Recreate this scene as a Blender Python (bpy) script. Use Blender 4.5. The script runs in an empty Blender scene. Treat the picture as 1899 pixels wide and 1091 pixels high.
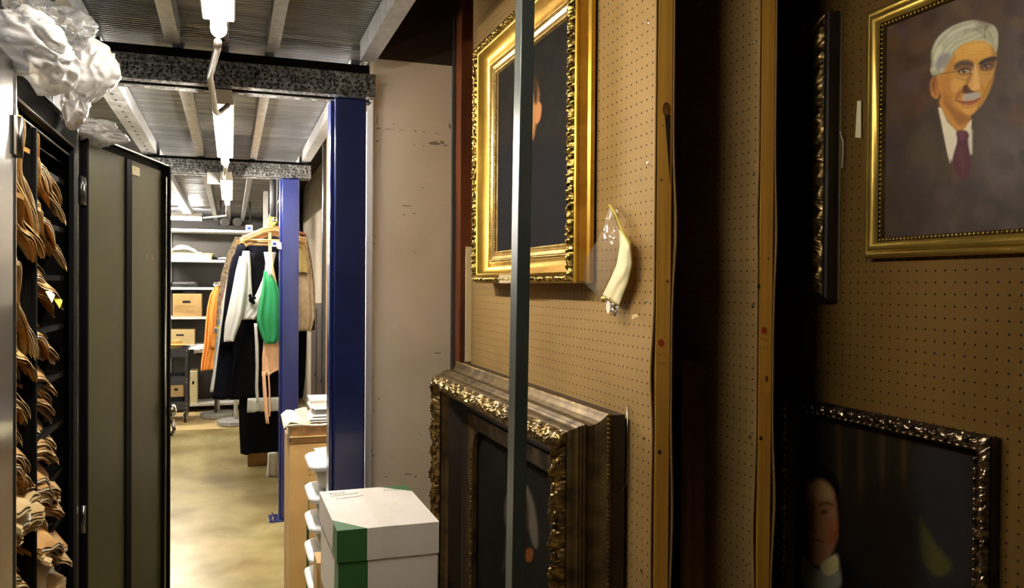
import bpy, bmesh, math, random
import numpy as np
from mathutils import Vector, Matrix, noise

random.seed(7)
PI = math.pi
S = bpy.context.scene
COL = S.collection

# ---------------------------------------------------------------- camera
FPX = 1521.0
YAW, PITCH, ROLL = math.radians(18.9), math.radians(0.6), math.radians(0.4)
CAMP = Vector((0.0, 0.0, 1.6))
Fv = Vector((math.sin(YAW)*math.cos(PITCH), math.cos(YAW)*math.cos(PITCH), -math.sin(PITCH)))
R0 = Vector((math.cos(YAW), -math.sin(YAW), 0.0))
U0 = R0.cross(Fv)
# roll: the picture's verticals lean so that their tops go right
Rv = R0*math.cos(ROLL) + U0*(-math.sin(ROLL))*(-1)
Rv = R0*math.cos(ROLL) + U0*math.sin(ROLL)
Uv = U0*math.cos(ROLL) - R0*math.sin(ROLL)
cam_d = bpy.data.cameras.new('camera')
cam_d.sensor_width = 36.0
cam_d.lens = 36.0*FPX/1899.0
cam_d.clip_start = 0.02
cam_d.clip_end = 60
cam = bpy.data.objects.new('camera', cam_d)
COL.objects.link(cam)
M3 = Matrix((Rv, Uv, -Fv)).transposed()
cam.matrix_world = Matrix.Translation(CAMP) @ M3.to_4x4()
S.camera = cam

def ray(px, py):
    return Fv + Rv*((px-949.5)/FPX) + Uv*((545.5-py)/FPX)
def atX(px, py, X):
    r = ray(px, py); return CAMP + r*(X/r.x)
def atY(px, py, Y):
    r = ray(px, py); return CAMP + r*(Y/r.y)
def atZ(px, py, Z):
    r = ray(px, py); return CAMP + r*((Z-CAMP.z)/r.z)

# ---------------------------------------------------------------- world, exposure
w = bpy.data.worlds.new('world'); S.world = w
w.use_nodes = True
w.node_tree.nodes['Background'].inputs[0].default_value = (1, 0.85, 0.65, 1)
w.node_tree.nodes['Background'].inputs[1].default_value = 0.0006
S.view_settings.view_transform = 'Standard'
S.view_settings.look = 'None'
S.view_settings.gamma = 1.0
S.view_settings.use_curve_mapping = False
S.view_settings.exposure = 1.25
TUBE = 150.0

# ---------------------------------------------------------------- materials
def srgb(r, g, b):
    def f(c):
        c /= 255.0
        return c/12.92 if c <= 0.04045 else ((c+0.055)/1.055)**2.4
    return (f(r), f(g), f(b), 1.0)

MATS = {}
def mat(name, col, rough=0.6, metal=0.0, col2=None, scale=8.0, stretch=(1,1,1), bump=0.0, bscale=40.0,
        spec=None, emit=0.0, ncontrast=(0.35, 0.65), detail=4.0, rough2=None, trans=0.0, coat=0.0, sheen=0.0, coord='Object'):
    if name in MATS: return MATS[name]
    m = bpy.data.materials.new(name); m.use_nodes = True
    nt = m.node_tree; N = nt.nodes; L = nt.links
    p = N['Principled BSDF']
    p.inputs['Base Color'].default_value = col
    p.inputs['Roughness'].default_value = rough
    p.inputs['Metallic'].default_value = metal
    if spec is not None: p.inputs['Specular IOR Level'].default_value = spec
    if trans: p.inputs['Transmission Weight'].default_value = trans
    if coat: p.inputs['Coat Weight'].default_value = coat; p.inputs['Coat Roughness'].default_value = 0.1
    if sheen: p.inputs['Sheen Weight'].default_value = sheen
    if emit:
        p.inputs['Emission Color'].default_value = col
        p.inputs['Emission Strength'].default_value = emit
    tc = N.new('ShaderNodeTexCoord'); mp = N.new('ShaderNodeMapping')
    mp.inputs['Scale'].default_value = stretch
    L.new(tc.outputs[coord], mp.inputs['Vector'])
    if col2 is not None or rough2 is not None:
        nz = N.new('ShaderNodeTexNoise'); nz.inputs['Scale'].default_value = scale; nz.inputs['Detail'].default_value = detail
        L.new(mp.outputs[0], nz.inputs['Vector'])
        mr = N.new('ShaderNodeMapRange'); mr.inputs[1].default_value = ncontrast[0]; mr.inputs[2].default_value = ncontrast[1]
        L.new(nz.outputs['Fac'], mr.inputs[0])
        if col2 is not None:
            mx = N.new('ShaderNodeMix'); mx.data_type = 'RGBA'
            mx.inputs[6].default_value = col; mx.inputs[7].default_value = col2
            L.new(mr.outputs[0], mx.inputs[0]); L.new(mx.outputs[2], p.inputs['Base Color'])
        if rough2 is not None:
            m2 = N.new('ShaderNodeMapRange'); m2.inputs[3].default_value = rough; m2.inputs[4].default_value = rough2
            L.new(mr.outputs[0], m2.inputs[0]); L.new(m2.outputs[0], p.inputs['Roughness'])
    if bump:
        nb = N.new('ShaderNodeTexNoise'); nb.inputs['Scale'].default_value = bscale; nb.inputs['Detail'].default_value = 4
        L.new(mp.outputs[0], nb.inputs['Vector'])
        bp = N.new('ShaderNodeBump'); bp.inputs['Strength'].default_value = 1.0; bp.inputs['Distance'].default_value = bump
        L.new(nb.outputs['Fac'], bp.inputs['Height']); L.new(bp.outputs[0], p.inputs['Normal'])
    MATS[name] = m
    return m

def mat_pegboard(name, c1, c2):
    m = mat(name, c1, 0.65, 0, c2, 3.0, ncontrast=(0.3, 0.7), bump=0.0003, bscale=160, spec=0.12)
    nt = m.node_tree; N = nt.nodes; L = nt.links; p = N['Principled BSDF']
    src = p.inputs['Base Color'].links[0].from_socket
    tc = N.new('ShaderNodeTexCoord'); sp = N.new('ShaderNodeSeparateXYZ'); L.new(tc.outputs['Object'], sp.inputs[0])
    def half(o):
        a = N.new('ShaderNodeMath'); a.operation = 'DIVIDE'; a.inputs[1].default_value = 0.0254; L.new(o, a.inputs[0])
        b = N.new('ShaderNodeMath'); b.operation = 'FRACT'; L.new(a.outputs[0], b.inputs[0])
        c = N.new('ShaderNodeMath'); c.operation = 'SUBTRACT'; c.inputs[1].default_value = 0.5; L.new(b.outputs[0], c.inputs[0])
        d = N.new('ShaderNodeMath'); d.operation = 'MULTIPLY'; L.new(c.outputs[0], d.inputs[0]); L.new(c.outputs[0], d.inputs[1])
        return d.outputs[0]
    ad = N.new('ShaderNodeMath'); ad.operation = 'ADD'; L.new(half(sp.outputs[1]), ad.inputs[0]); L.new(half(sp.outputs[2]), ad.inputs[1])
    lt = N.new('ShaderNodeMath'); lt.operation = 'LESS_THAN'; lt.inputs[1].default_value = (0.0024/0.0254)**2; L.new(ad.outputs[0], lt.inputs[0])
    mx = N.new('ShaderNodeMix'); mx.data_type = 'RGBA'; mx.inputs[7].default_value = (0.004, 0.003, 0.002, 1)
    L.new(src, mx.inputs[6]); L.new(lt.outputs[0], mx.inputs[0]); L.new(mx.outputs[2], p.inputs['Base Color'])
    return m

def mat_galv(name, base, var, rough, vscale=60, holes=None, metal=0.85):
    m = bpy.data.materials.new(name); m.use_nodes = True
    nt = m.node_tree; N = nt.nodes; L = nt.links; p = N['Principled BSDF']
    p.inputs['Metallic'].default_value = metal; p.inputs['Roughness'].default_value = rough
    tc = N.new('ShaderNodeTexCoord')
    v = N.new('ShaderNodeTexVoronoi'); v.inputs['Scale'].default_value = vscale
    nz = N.new('ShaderNodeTexNoise'); nz.inputs['Scale'].default_value = vscale*1.6; nz.inputs['Detail'].default_value = 3; L.new(tc.outputs['Object'], nz.inputs['Vector'])
    vm = N.new('ShaderNodeVectorMath'); vm.operation = 'SCALE'; vm.inputs['Scale'].default_value = 1.3/vscale; L.new(nz.outputs['Color'], vm.inputs[0])
    va = N.new('ShaderNodeVectorMath'); va.operation = 'ADD'; L.new(tc.outputs['Object'], va.inputs[0]); L.new(vm.outputs[0], va.inputs[1]); L.new(va.outputs[0], v.inputs['Vector'])
    sep = N.new('ShaderNodeSeparateColor'); L.new(v.outputs['Color'], sep.inputs[0])
    mx = N.new('ShaderNodeMix'); mx.data_type = 'RGBA'; mx.inputs[6].default_value = base; mx.inputs[7].default_value = var
    L.new(sep.outputs[0], mx.inputs[0])
    out = mx.outputs[2]
    mr = N.new('ShaderNodeMapRange'); mr.inputs[3].default_value = rough-0.1; mr.inputs[4].default_value = rough+0.2
    L.new(sep.outputs[1], mr.inputs[0]); L.new(mr.outputs[0], p.inputs['Roughness'])
    L.new(out, p.inputs['Base Color'])
    MATS[name] = m
    return m

def mat_vcol(name, rough=0.45, bump=0.0004, bscale=260, spec=0.4):
    m = mat(name, (1, 1, 1, 1), rough, bump=bump, bscale=bscale, spec=spec)
    nt = m.node_tree
    a = nt.nodes.new('ShaderNodeVertexColor'); a.layer_name = 'paint'
    nt.links.new(a.outputs['Color'], nt.nodes['Principled BSDF'].inputs['Base Color'])
    return m

def mat_film(name, col, tfac, rough=0.15, translucent=0.5):
    """thin plastic film: part see-through, part milky, glossy"""
    m = bpy.data.materials.new(name); m.use_nodes = True
    nt = m.node_tree; N = nt.nodes; L = nt.links
    N.remove(N['Principled BSDF'])
    o = N['Material Output']
    tr = N.new('ShaderNodeBsdfTransparent'); tl = N.new('ShaderNodeBsdfTranslucent'); df = N.new('ShaderNodeBsdfDiffuse'); gl = N.new('ShaderNodeBsdfGlossy')
    tl.inputs[0].default_value = col; df.inputs[0].default_value = col; gl.inputs['Roughness'].default_value = rough
    a = N.new('ShaderNodeMixShader'); a.inputs[0].default_value = translucent; L.new(df.outputs[0], a.inputs[1]); L.new(tl.outputs[0], a.inputs[2])
    b = N.new('ShaderNodeMixShader'); b.inputs[0].default_value = tfac; L.new(a.outputs[0], b.inputs[1]); L.new(tr.outputs[0], b.inputs[2])
    fr = N.new('ShaderNodeFresnel'); fr.inputs['IOR'].default_value = 1.28
    c = N.new('ShaderNodeMixShader'); L.new(fr.outputs[0], c.inputs[0]); L.new(b.outputs[0], c.inputs[1]); L.new(gl.outputs[0], c.inputs[2])
    L.new(c.outputs[0], o.inputs['Surface'])
    tc = N.new('ShaderNodeTexCoord'); nz = N.new('ShaderNodeTexNoise'); nz.inputs['Scale'].default_value = 9; nz.inputs['Detail'].default_value = 3; nz.inputs['Distortion'].default_value = 1.5
    L.new(tc.outputs['Object'], nz.inputs['Vector'])
    bp = N.new('ShaderNodeBump'); bp.inputs['Distance'].default_value = 0.012; L.new(nz.outputs['Fac'], bp.inputs['Height'])
    for q_ in (df, tl, gl): L.new(bp.outputs[0], q_.inputs['Normal'])
    MATS[name] = m
    return m

M = {}
M['floor'] = mat('concrete', srgb(178, 164, 114), 0.27, 0, srgb(118, 98, 44), 2.2, ncontrast=(0.36, 0.66), detail=10, rough2=0.42, bump=0.0006, bscale=30)
M['beige'] = mat('beige_paint', srgb(232, 218, 196), 0.7, 0, srgb(220, 204, 180), 3, bump=0.0003, bscale=120)
M['scuff'] = mat('scuff', srgb(142, 128, 108), 0.8)
M['brownwall'] = mat('dark_brown_wall', srgb(58, 44, 30), 0.8, 0, srgb(48, 36, 24), 4)
M['greywall'] = mat('grey_wall', srgb(66, 64, 61), 0.7)
M['deck'] = mat('deck_metal', (0.34, 0.345, 0.36, 1), 0.30, 0.95, (0.22, 0.225, 0.235, 1), 5, stretch=(0.4, 4, 1), rough2=0.5)
M['joist'] = mat_galv('joist_steel', (0.40, 0.40, 0.395, 1), (0.54, 0.54, 0.53, 1), 0.42, 45, metal=0.75)
M['beam'] = mat_galv('spangled_steel', (0.03, 0.029, 0.028, 1), (0.36, 0.355, 0.35, 1), 0.34, 125)
M['beam_under'] = mat_galv('shaded_steel', (0.035, 0.032, 0.028, 1), (0.12, 0.11, 0.10, 1), 0.5, 125, metal=0.5)  # darker copy of the beam steel, underside shade put into the colour
M['hole'] = mat('hole_dark', (0.01, 0.01, 0.01, 1), 0.9)
M['slotlit'] = mat('slot_lit', (0.75, 0.75, 0.73, 1), 0.3, 0.8)  # pale slots: light shining through is put into the colour
M['tube'] = mat('tube_light', (1.0, 0.94, 0.84, 1), 0.3, emit=TUBE)
M['tube_dim'] = mat('tube_light_dim', (1.0, 0.93, 0.80, 1), 0.3, emit=TUBE*0.28)  # near tube set weaker than the others to keep the racks dark
M['batten'] = mat('white_enamel', srgb(235, 230, 218), 0.35)
M['glassend'] = mat('tube_guard', (0.9, 0.9, 0.88, 1), 0.1, 0, trans=0.6)
M['conduit'] = mat('conduit_steel', (0.48, 0.46, 0.42, 1), 0.38, 0.8)
M['white_metal'] = mat('white_metal', srgb(225, 222, 214), 0.4)
M['blue'] = mat('blue_enamel', srgb(30, 42, 104), 0.27, 0, srgb(25, 36, 92), 3, coat=0.4, bump=0.0002, bscale=90)
M['blue_far'] = M['blue']
M['cab'] = mat('cabinet_enamel', (0.014, 0.014, 0.014, 1), 0.38, 0.0, (0.010, 0.010, 0.010, 1), 3, spec=0.35)
M['cabdoor'] = mat('cabinet_door_enamel', (0.05, 0.05, 0.05, 1), 0.2, 0.5, coat=0.6)
M['olive'] = mat('olive_enamel', srgb(82, 82, 40), 0.46, 0.0, srgb(66, 66, 30), 2, spec=0.22)
M['blk'] = mat('black_enamel', (0.012, 0.012, 0.012, 1), 0.25, coat=0.3)
M['ribblack'] = mat('rib_black', (0.004, 0.004, 0.004, 1), 0.7, spec=0.06)
M['header'] = mat('grey_header', srgb(62, 65, 80), 0.6, 0.0, spec=0.3)
M['chrome'] = mat('chrome', (0.75, 0.72, 0.66, 1), 0.2, 1.0)
M['dkchrome'] = mat('dark_chrome', (0.30, 0.28, 0.25, 1), 0.25, 1.0)
M['manila'] = mat('manila_brown', srgb(222, 174, 104), 0.7, 0, srgb(196, 146, 78), 10)
M['manila2'] = mat('manila_tan', srgb(234, 206, 154), 0.7, 0, srgb(214, 180, 122), 10)
M['paper'] = mat('paper_white', srgb(244, 234, 212), 0.75)
M['wpaper'] = mat('bright_paper', srgb(240, 238, 232), 0.7)
M['cream'] = mat('cream_paper', srgb(238, 226, 178), 0.65)
M['yellow'] = mat('yellow_tag', srgb(214, 206, 60), 0.6)
M['bag'] = mat_film('milky_bag', (0.66, 0.65, 0.645, 1), 0.34, 0.34, 0.5)
M['clearbag'] = mat_film('clear_film', (0.8, 0.8, 0.8, 1), 0.80, 0.08, 0.5)
M['clearbag2'] = mat_film('clear_zip', (0.85, 0.82, 0.75, 1), 0.86, 0.10, 0.3)
M['gold'] = mat('gold_leaf', srgb(208, 168, 72), 0.34, 0.85, srgb(180, 138, 50), 14, rough2=0.40, bump=0.0003, bscale=60)
M['goldcarve'] = mat('gold_carved', srgb(214, 178, 92), 0.28, 0.95, srgb(66, 46, 18), 110, ncontrast=(0.42, 0.6))
M['goldpale'] = mat('pale_gold', srgb(214, 186, 120), 0.34, 0.85, srgb(180, 146, 84), 30)
M['oldgold'] = mat('old_gold', srgb(112, 90, 52), 0.44, 0.7, srgb(62, 48, 26), 16, rough2=0.6)
M['oldgold_carve'] = mat('old_gold_carved', srgb(160, 132, 80), 0.32, 0.9, srgb(70, 52, 28), 50)
M['oldgold_side'] = mat('old_gold_side', srgb(116, 84, 44), 0.5, 0.5, srgb(86, 60, 30), 8)
M['silverleaf'] = mat('silver_leaf', srgb(170, 146, 120), 0.26, 0.95, srgb(70, 54, 42), 50)
M['dkframe'] = mat('dark_frame_wood', srgb(44, 34, 24), 0.45)
M['pframe'] = mat('portrait_gold', srgb(200, 170, 84), 0.32, 0.8, srgb(176, 144, 66), 10)
M['gesso'] = mat('bare_gesso', srgb(226, 204, 160), 0.8)
M['peg_shaded'] = mat_pegboard('pegboard_shaded', srgb(112, 84, 40), srgb(98, 72, 32))  # board colour darkened to carry the dimness of the outer rack
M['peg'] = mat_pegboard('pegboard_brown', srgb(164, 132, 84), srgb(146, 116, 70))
M['pegwhite'] = mat_pegboard('pegboard_white', srgb(230, 222, 196), srgb(220, 212, 186))
M['pine'] = mat('pine_wood', srgb(236, 180, 74), 0.5, 0, srgb(206, 148, 54), 3, stretch=(14, 14, 0.7), detail=6)
M['redwood'] = mat('reddish_wood', srgb(140, 72, 26), 0.5, 0, srgb(84, 38, 14), 2.2, stretch=(4, 4, 0.7), detail=5)
M['knot'] = mat('knot', srgb(150, 92, 34), 0.6, 0, srgb(70, 38, 14), 60)
M['knotdark'] = mat('dark_split', srgb(44, 26, 12), 0.8)
M['reddot'] = mat('red_dot', srgb(196, 66, 28), 0.6)
M['pencil'] = mat('pencil', srgb(120, 84, 40), 0.8)
M['brownboard'] = mat('hardboard_back', srgb(112, 86, 58), 0.65, 0, srgb(96, 72, 46), 6)
M['pole'] = mat('grey_green_enamel', srgb(70, 74, 70), 0.34, 0.3)
M['boxwhite'] = mat('box_white', srgb(222, 212, 206), 0.55, 0, srgb(212, 202, 192), 4)
M['boxgreen'] = mat('box_green', srgb(44, 94, 44), 0.55)
M['card'] = mat('cardboard', srgb(196, 160, 102), 0.75, 0, srgb(180, 144, 88), 5)
M['carddark'] = mat('cardboard_dark', srgb(160, 122, 70), 0.75, 0, srgb(136, 100, 56), 5)
M['dkgreen'] = mat('dark_green_ink', srgb(24, 66, 40), 0.6)
M['ink'] = mat('ink', srgb(70, 66, 74), 0.6)
M['stain'] = mat('stain', srgb(206, 200, 150), 0.6)
M['plastic'] = mat('white_plastic', srgb(236, 236, 236), 0.3, spec=0.5)
M['binbody'] = mat('translucent_bin', srgb(206, 200, 186), 0.35)
M['tancover'] = mat('tan_cover', srgb(214, 186, 130), 0.6)
M['leather'] = mat('brown_album', srgb(150, 112, 60), 0.5, 0, srgb(120, 84, 42), 20)
M['greycard'] = mat('grey_card', srgb(96, 96, 92), 0.6)
M['shelfwhite'] = mat('shelf_white', srgb(226, 226, 220), 0.45)
M['shelfdark'] = mat('shelf_back', srgb(74, 71, 68), 0.7)
M['tray'] = mat('cream_tray', srgb(226, 214, 160), 0.5)
M['cloth'] = mat('white_cloth', srgb(240, 238, 230), 0.85)
M['blackbag'] = mat('black_bag', srgb(26, 26, 28), 0.5)
M['cart'] = mat('cart_grey', srgb(50, 50, 54), 0.45)
M['rubber'] = mat('rubber', srgb(30, 30, 30), 0.7)
M['stone'] = mat('grey_steel_disc', srgb(160, 160, 156), 0.5)
M['straw'] = mat('straw', srgb(214, 176, 96), 0.8, 0, srgb(190, 150, 74), 60)
M['hanger'] = mat('hanger_wood', srgb(172, 134, 82), 0.45, 0, srgb(148, 110, 62), 12)
M['fur'] = mat('fur', srgb(150, 132, 108), 0.95, 0, srgb(78, 62, 46), 70, bump=0.006, bscale=120)
M['plaid'] = mat('plaid', srgb(150, 104, 66), 0.9)
M['navy'] = mat('navy_wool', (0.0016, 0.0018, 0.0045, 1), 1.0, spec=0.1)
M['black'] = mat('black_wool', (0.0012, 0.0012, 0.002, 1), 1.0, spec=0.1)
M['white_blouse'] = mat('white_blouse', srgb(196, 196, 190), 0.85)
M['ltgrey'] = mat('pale_grey_cloth', srgb(176, 174, 164), 0.85)
M['green'] = mat('green_cloth', srgb(26, 128, 72), 0.85)
M['peach'] = mat('peach_cloth', srgb(232, 184, 142), 0.85)
M['orange'] = mat('orange_knit', srgb(255, 172, 84), 0.9, 0, srgb(246, 152, 62), 6, stretch=(8, 8, 0.5), bump=0.002, bscale=60)
M['tan'] = mat('tan_sweater', srgb(160, 140, 112), 0.9, 0, srgb(140, 120, 92), 30)
M['khaki'] = mat('khaki_cloth', srgb(146, 128, 74), 0.9)
M['floral'] = mat('blue_floral', srgb(40, 84, 150), 0.9, 0, srgb(180, 170, 60), 30)
M['cord_white'] = mat('white_cord', srgb(220, 215, 200), 0.7)
M['brass'] = mat('brass', srgb(200, 170, 90), 0.3, 0.9)
M['door_brown'] = mat('brown_panel', srgb(62, 46, 34), 0.6, 0, srgb(48, 34, 24), 3, stretch=(6, 6, 0.5))
M['canvas'] = mat_vcol('oil_paint', 0.42, 0.00016, 700)
M['canvas_dull'] = mat_vcol('old_oil_paint', 0.85, 0.0003, 400, 0.05)

# plaid pattern on the coat
def plaidify(m):
    nt = m.node_tree; N = nt.nodes; L = nt.links; p = N['Principled BSDF']
    tc = N.new('ShaderNodeTexCoord')
    c = None
    for ax, col in (('X', (0.25, 0.06, 0.03, 1)), ('Z', (0.03, 0.03, 0.05, 1))):
        wv = N.new('ShaderNodeTexWave'); wv.bands_direction = ax; wv.inputs['Scale'].default_value = 22
        L.new(tc.outputs['Object'], wv.inputs['Vector'])
        r = N.new('ShaderNodeMapRange'); r.inputs[1].default_value = 0.6; r.inputs[2].default_value = 0.7
        L.new(wv.outputs['Fac'], r.inputs[0])
        mx = N.new('ShaderNodeMix'); mx.data_type = 'RGBA'; mx.inputs[7].default_value = col
        if c is None: mx.inputs[6].default_value = srgb(170, 130, 90)
        else: L.new(c, mx.inputs[6])
        L.new(r.outputs[0], mx.inputs[0]); c = mx.outputs[2]
    L.new(c, p.inputs['Base Color'])
plaidify(M['plaid'])

# ---------------------------------------------------------------- helpers
def tag(o, label=None, cat=None, group=None, kind=None):
    if label: o['label'] = label
    if cat: o['category'] = cat
    if group: o['group'] = group
    if kind: o['kind'] = kind
    return o

def thing(name, label, cat, loc=(0, 0, 0), rz=0.0, group=None):
    o = bpy.data.objects.new(name, None); COL.objects.link(o)
    o.empty_display_size = 0.05
    o.location = loc; o.rotation_euler = (0, 0, rz)
    return tag(o, label, cat, group)

class MB:
    """collects shapes, builds ONE mesh object"""
    def __init__(s): s.v = []; s.f = []; s.m = []; s.cur = 0; s.sm = []; s.smooth = False
    def add(s, vs, fs):
        b = len(s.v); s.v += [tuple(x) for x in vs]
        for f in fs: s.f.append(tuple(b+i for i in f)); s.m.append(s.cur); s.sm.append(s.smooth)
        return s
    def box(s, x0, x1, y0, y1, z0, z1, T=None):
        vs = [(x, y, z) for x in (x0, x1) for y in (y0, y1) for z in (z0, z1)]
        if T is not None: vs = [T @ Vector(v) for v in vs]
        return s.add(vs, [(0, 1, 3, 2), (4, 6, 7, 5), (0, 4, 5, 1), (2, 3, 7, 6), (0, 2, 6, 4), (1, 5, 7, 3)])
    def prism(s, poly, axis, a0, a1):
        """extrude a 2D polygon: axis 'x' -> poly is (y,z); 'y' -> (x,z); 'z' -> (x,y)"""
        n = len(poly)
        def P(p, a): return {'x': (a, p[0], p[1]), 'y': (p[0], a, p[1]), 'z': (p[0], p[1], a)}[axis]
        vs = [P(p, a0) for p in poly] + [P(p, a1) for p in poly]
        fs = [tuple(range(n)), tuple(range(2*n-1, n-1, -1))] + [(i, (i+1) % n, n+(i+1) % n, n+i) for i in range(n)]
        return s.add(vs, fs)
    def tube(s, pts, r, n=10, caps=True):
        pts = [Vector(p) for p in pts]
        rs = r if isinstance(r, (list, tuple)) else [r]*len(pts)
        rings = []
        up = None
        for i, p in enumerate(pts):
            t = (pts[min(i+1, len(pts)-1)] - pts[max(i-1, 0)])
            if t.length < 1e-9: t = Vector((0, 0, 1))
            t.normalize()
            if up is None:
                up = Vector((0, 0, 1)) if abs(t.z) < 0.9 else Vector((1, 0, 0))
            a = t.cross(up)
            if a.length < 1e-6: a = t.cross(Vector((0, 1, 0)))
            a.normalize(); b = a.cross(t).normalized(); up = b
            rings.append([p + (a*math.cos(2*PI*k/n) + b*math.sin(2*PI*k/n))*rs[i] for k in range(n)])
        vs = [v for rg in rings for v in rg]; fs = []
        for i in range(len(pts)-1):
            for k in range(n):
                fs.append((i*n+k, i*n+(k+1) % n, (i+1)*n+(k+1) % n, (i+1)*n+k))
        if caps: fs.append(tuple(range(n-1, -1, -1))); fs.append(tuple((len(pts)-1)*n+k for k in range(n)))
        sm = s.smooth; s.smooth = True; s.add(vs, fs); s.smooth = sm
        return s
    def lathe(s, prof, c=(0, 0, 0), n=24, axis='z', sides=None):
        n = sides or n
        vs = []; fs = []
        for (r, h) in prof:
            for k in range(n):
                a = 2*PI*k/n; x, y = r*math.cos(a), r*math.sin(a)
                v = {'z': (x, y, h), 'x': (h, x, y), 'y': (y, h, x)}[axis]
                vs.append((v[0]+c[0], v[1]+c[1], v[2]+c[2]))
        for i in range(len(prof)-1):
            for k in range(n): fs.append((i*n+k, i*n+(k+1) % n, (i+1)*n+(k+1) % n, (i+1)*n+k))
        fs.append(tuple(range(n-1, -1, -1))); fs.append(tuple((len(prof)-1)*n+k for k in range(n)))
        return s.add(vs, fs)
    def ball(s, c, rx, ry=None, rz=None, n=10, m=6):
        ry = ry or rx; rz = rz or rx
        vs = []; fs = []
        for i in range(m+1):
            t = PI*i/m
            for k in range(n):
                a = 2*PI*k/n
                vs.append((c[0]+rx*math.sin(t)*math.cos(a), c[1]+ry*math.sin(t)*math.sin(a), c[2]+rz*math.cos(t)))
        for i in range(m):
            for k in range(n): fs.append((i*n+k, i*n+(k+1) % n, (i+1)*n+(k+1) % n, (i+1)*n+k))
        sm = s.smooth; s.smooth = True; s.add(vs, fs); s.smooth = sm
        return s
    def grid(s, nu, nv, fn):
        vs = [fn(i/(nu-1), j/(nv-1)) for j in range(nv) for i in range(nu)]
        fs = [(j*nu+i, j*nu+i+1, (j+1)*nu+i+1, (j+1)*nu+i) for j in range(nv-1) for i in range(nu-1)]
        sm = s.smooth; s.smooth = True; s.add(vs, fs); s.smooth = sm
        return s
    def build(s, name, mats, parent=None, bevel=0.0, T=None, solid=0.0, fixn=True, seg=2):
        me = bpy.data.meshes.new(name)
        me.from_pydata(s.v, [], s.f)
        if not isinstance(mats, (list, tuple)): mats = [mats]
        for m in mats: me.materials.append(M[m] if isinstance(m, str) else m)
        me.polygons.foreach_set('material_index', s.m)
        me.polygons.foreach_set('use_smooth', s.sm)
        if T is not None: me.transform(T)
        if fixn:
            bm = bmesh.new(); bm.from_mesh(me)
            bmesh.ops.remove_doubles(bm, verts=bm.verts, dist=1e-6)
            bmesh.ops.recalc_face_normals(bm, faces=bm.faces); bm.to_mesh(me); bm.free()
        me.update()
        o = bpy.data.objects.new(name, me); COL.objects.link(o)
        if parent: o.parent = parent
        if solid:
            md = o.modifiers.new('solid', 'SOLIDIFY'); md.thickness = solid; md.offset = 0
        if bevel:
            md = o.modifiers.new('bevel', 'BEVEL'); md.width = bevel; md.segments = seg; md.limit_method = 'ANGLE'; md.angle_limit = 0.6
        return o

def struct(name, mb, m, **k): return tag(mb.build(name, m, **k), kind='structure')

def copy_tree(o, parent=None):
    c = o.copy(); COL.objects.link(c)
    if parent: c.parent = parent
    for ch in list(o.children): copy_tree(ch, c)
    return c

def text(name, body, size, m, parent, T, extrude=0.0003):
    cu = bpy.data.curves.new(name, 'FONT'); cu.body = body; cu.size = size; cu.extrude = extrude
    cu.materials.append(M[m])
    o = bpy.data.objects.new(name, cu); COL.objects.link(o)
    bpy.context.view_layer.update()
    me = bpy.data.meshes.new_from_object(o); bpy.data.objects.remove(o)
    o = bpy.data.objects.new(name, me); COL.objects.link(o)
    o.parent = parent; o.matrix_local = T
    return o

def fbm(x, y, z, o=4):
    return noise.fractal(Vector((x, y, z)), 1.0, 2.0, o)

# ---------------------------------------------------------------- the room
H_DECK = 2.50
struct('floor', MB().box(-2.2, 3.2, -2.5, 12.0, -0.1, 0), 'floor')
def deck():
    m = MB(); pitch = 0.024
    ny = int((12.0+2.5)/0.003)
    def fn(u, v):
        y = -2.5 + 14.5*v
        big = y > 6.2
        f = (y/pitch) % 1.0
        rec = min(1.0, max(0.0, (0.30-abs(f-0.5))/0.10))
        f2 = (y/0.095) % 1.0
        rec2 = min(1.0, max(0.0, (0.33-abs(f2-0.5))/0.16))
        z = H_DECK + (0.035*rec2-0.006 if big else 0.013*rec-0.005)
        return (-2.2+2.72*u, y, z)
    m.grid(2, ny, fn); m.sm = [False]*len(m.sm)
    return m
struct('ceiling', deck(), 'deck', fixn=False)
struct('ceiling_slab', MB().box(-2.4, 3.4, -2.7, 12.2, 2.95, 3.05), 'brownwall')
struct('wall_left', MB().box(-2.4, -2.2, -2.7, 12.2, 0, 2.95), 'greywall')
struct('wall_far_side', MB().box(3.2, 3.4, -2.7, 12.2, 0, 2.95), 'brownwall')
struct('wall_back', MB().box(-2.4, 3.4, 12.0, 12.2, 0, 2.95), 'greywall')
struct('wall_behind', MB().box(-2.4, 3.4, -2.7, -2.5, 0, 2.95), 'greywall')
# beige end wall between the post and the painting racks
wy = 3.28
bx0 = atY(690, 500, wy).x; bx1 = atY(836, 500, wy).x
struct('wall_right', MB().box(bx0, bx1, wy, wy+0.10, 0, 2.95), 'beige')
struct('wall_right_return', MB().box(bx1+0.11, 3.2, wy, wy+0.10, 0, 2.95), 'brownwall')
struct('trim_1', MB().box(bx0-0.026, bx0-0.001, wy-0.012, wy+0.03, 0, 2.42), 'white_metal')
struct('trim_2', MB().box(bx1+0.001, bx1+0.012, wy-0.02, wy+0.10, 0, 2.95), 'greywall')
struct('trim_3', MB().box(bx1+0.013, bx1+0.062, wy-0.10, wy+0.10, 0, 2.95), 'redwood')
struct('wall_shade_strip', MB().box(bx0+0.02, bx1, wy-0.006, wy-0.0002, 2.50, 2.95), 'brownwall')  # brown strip standing in for the shadow on the upper beige wall
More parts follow.
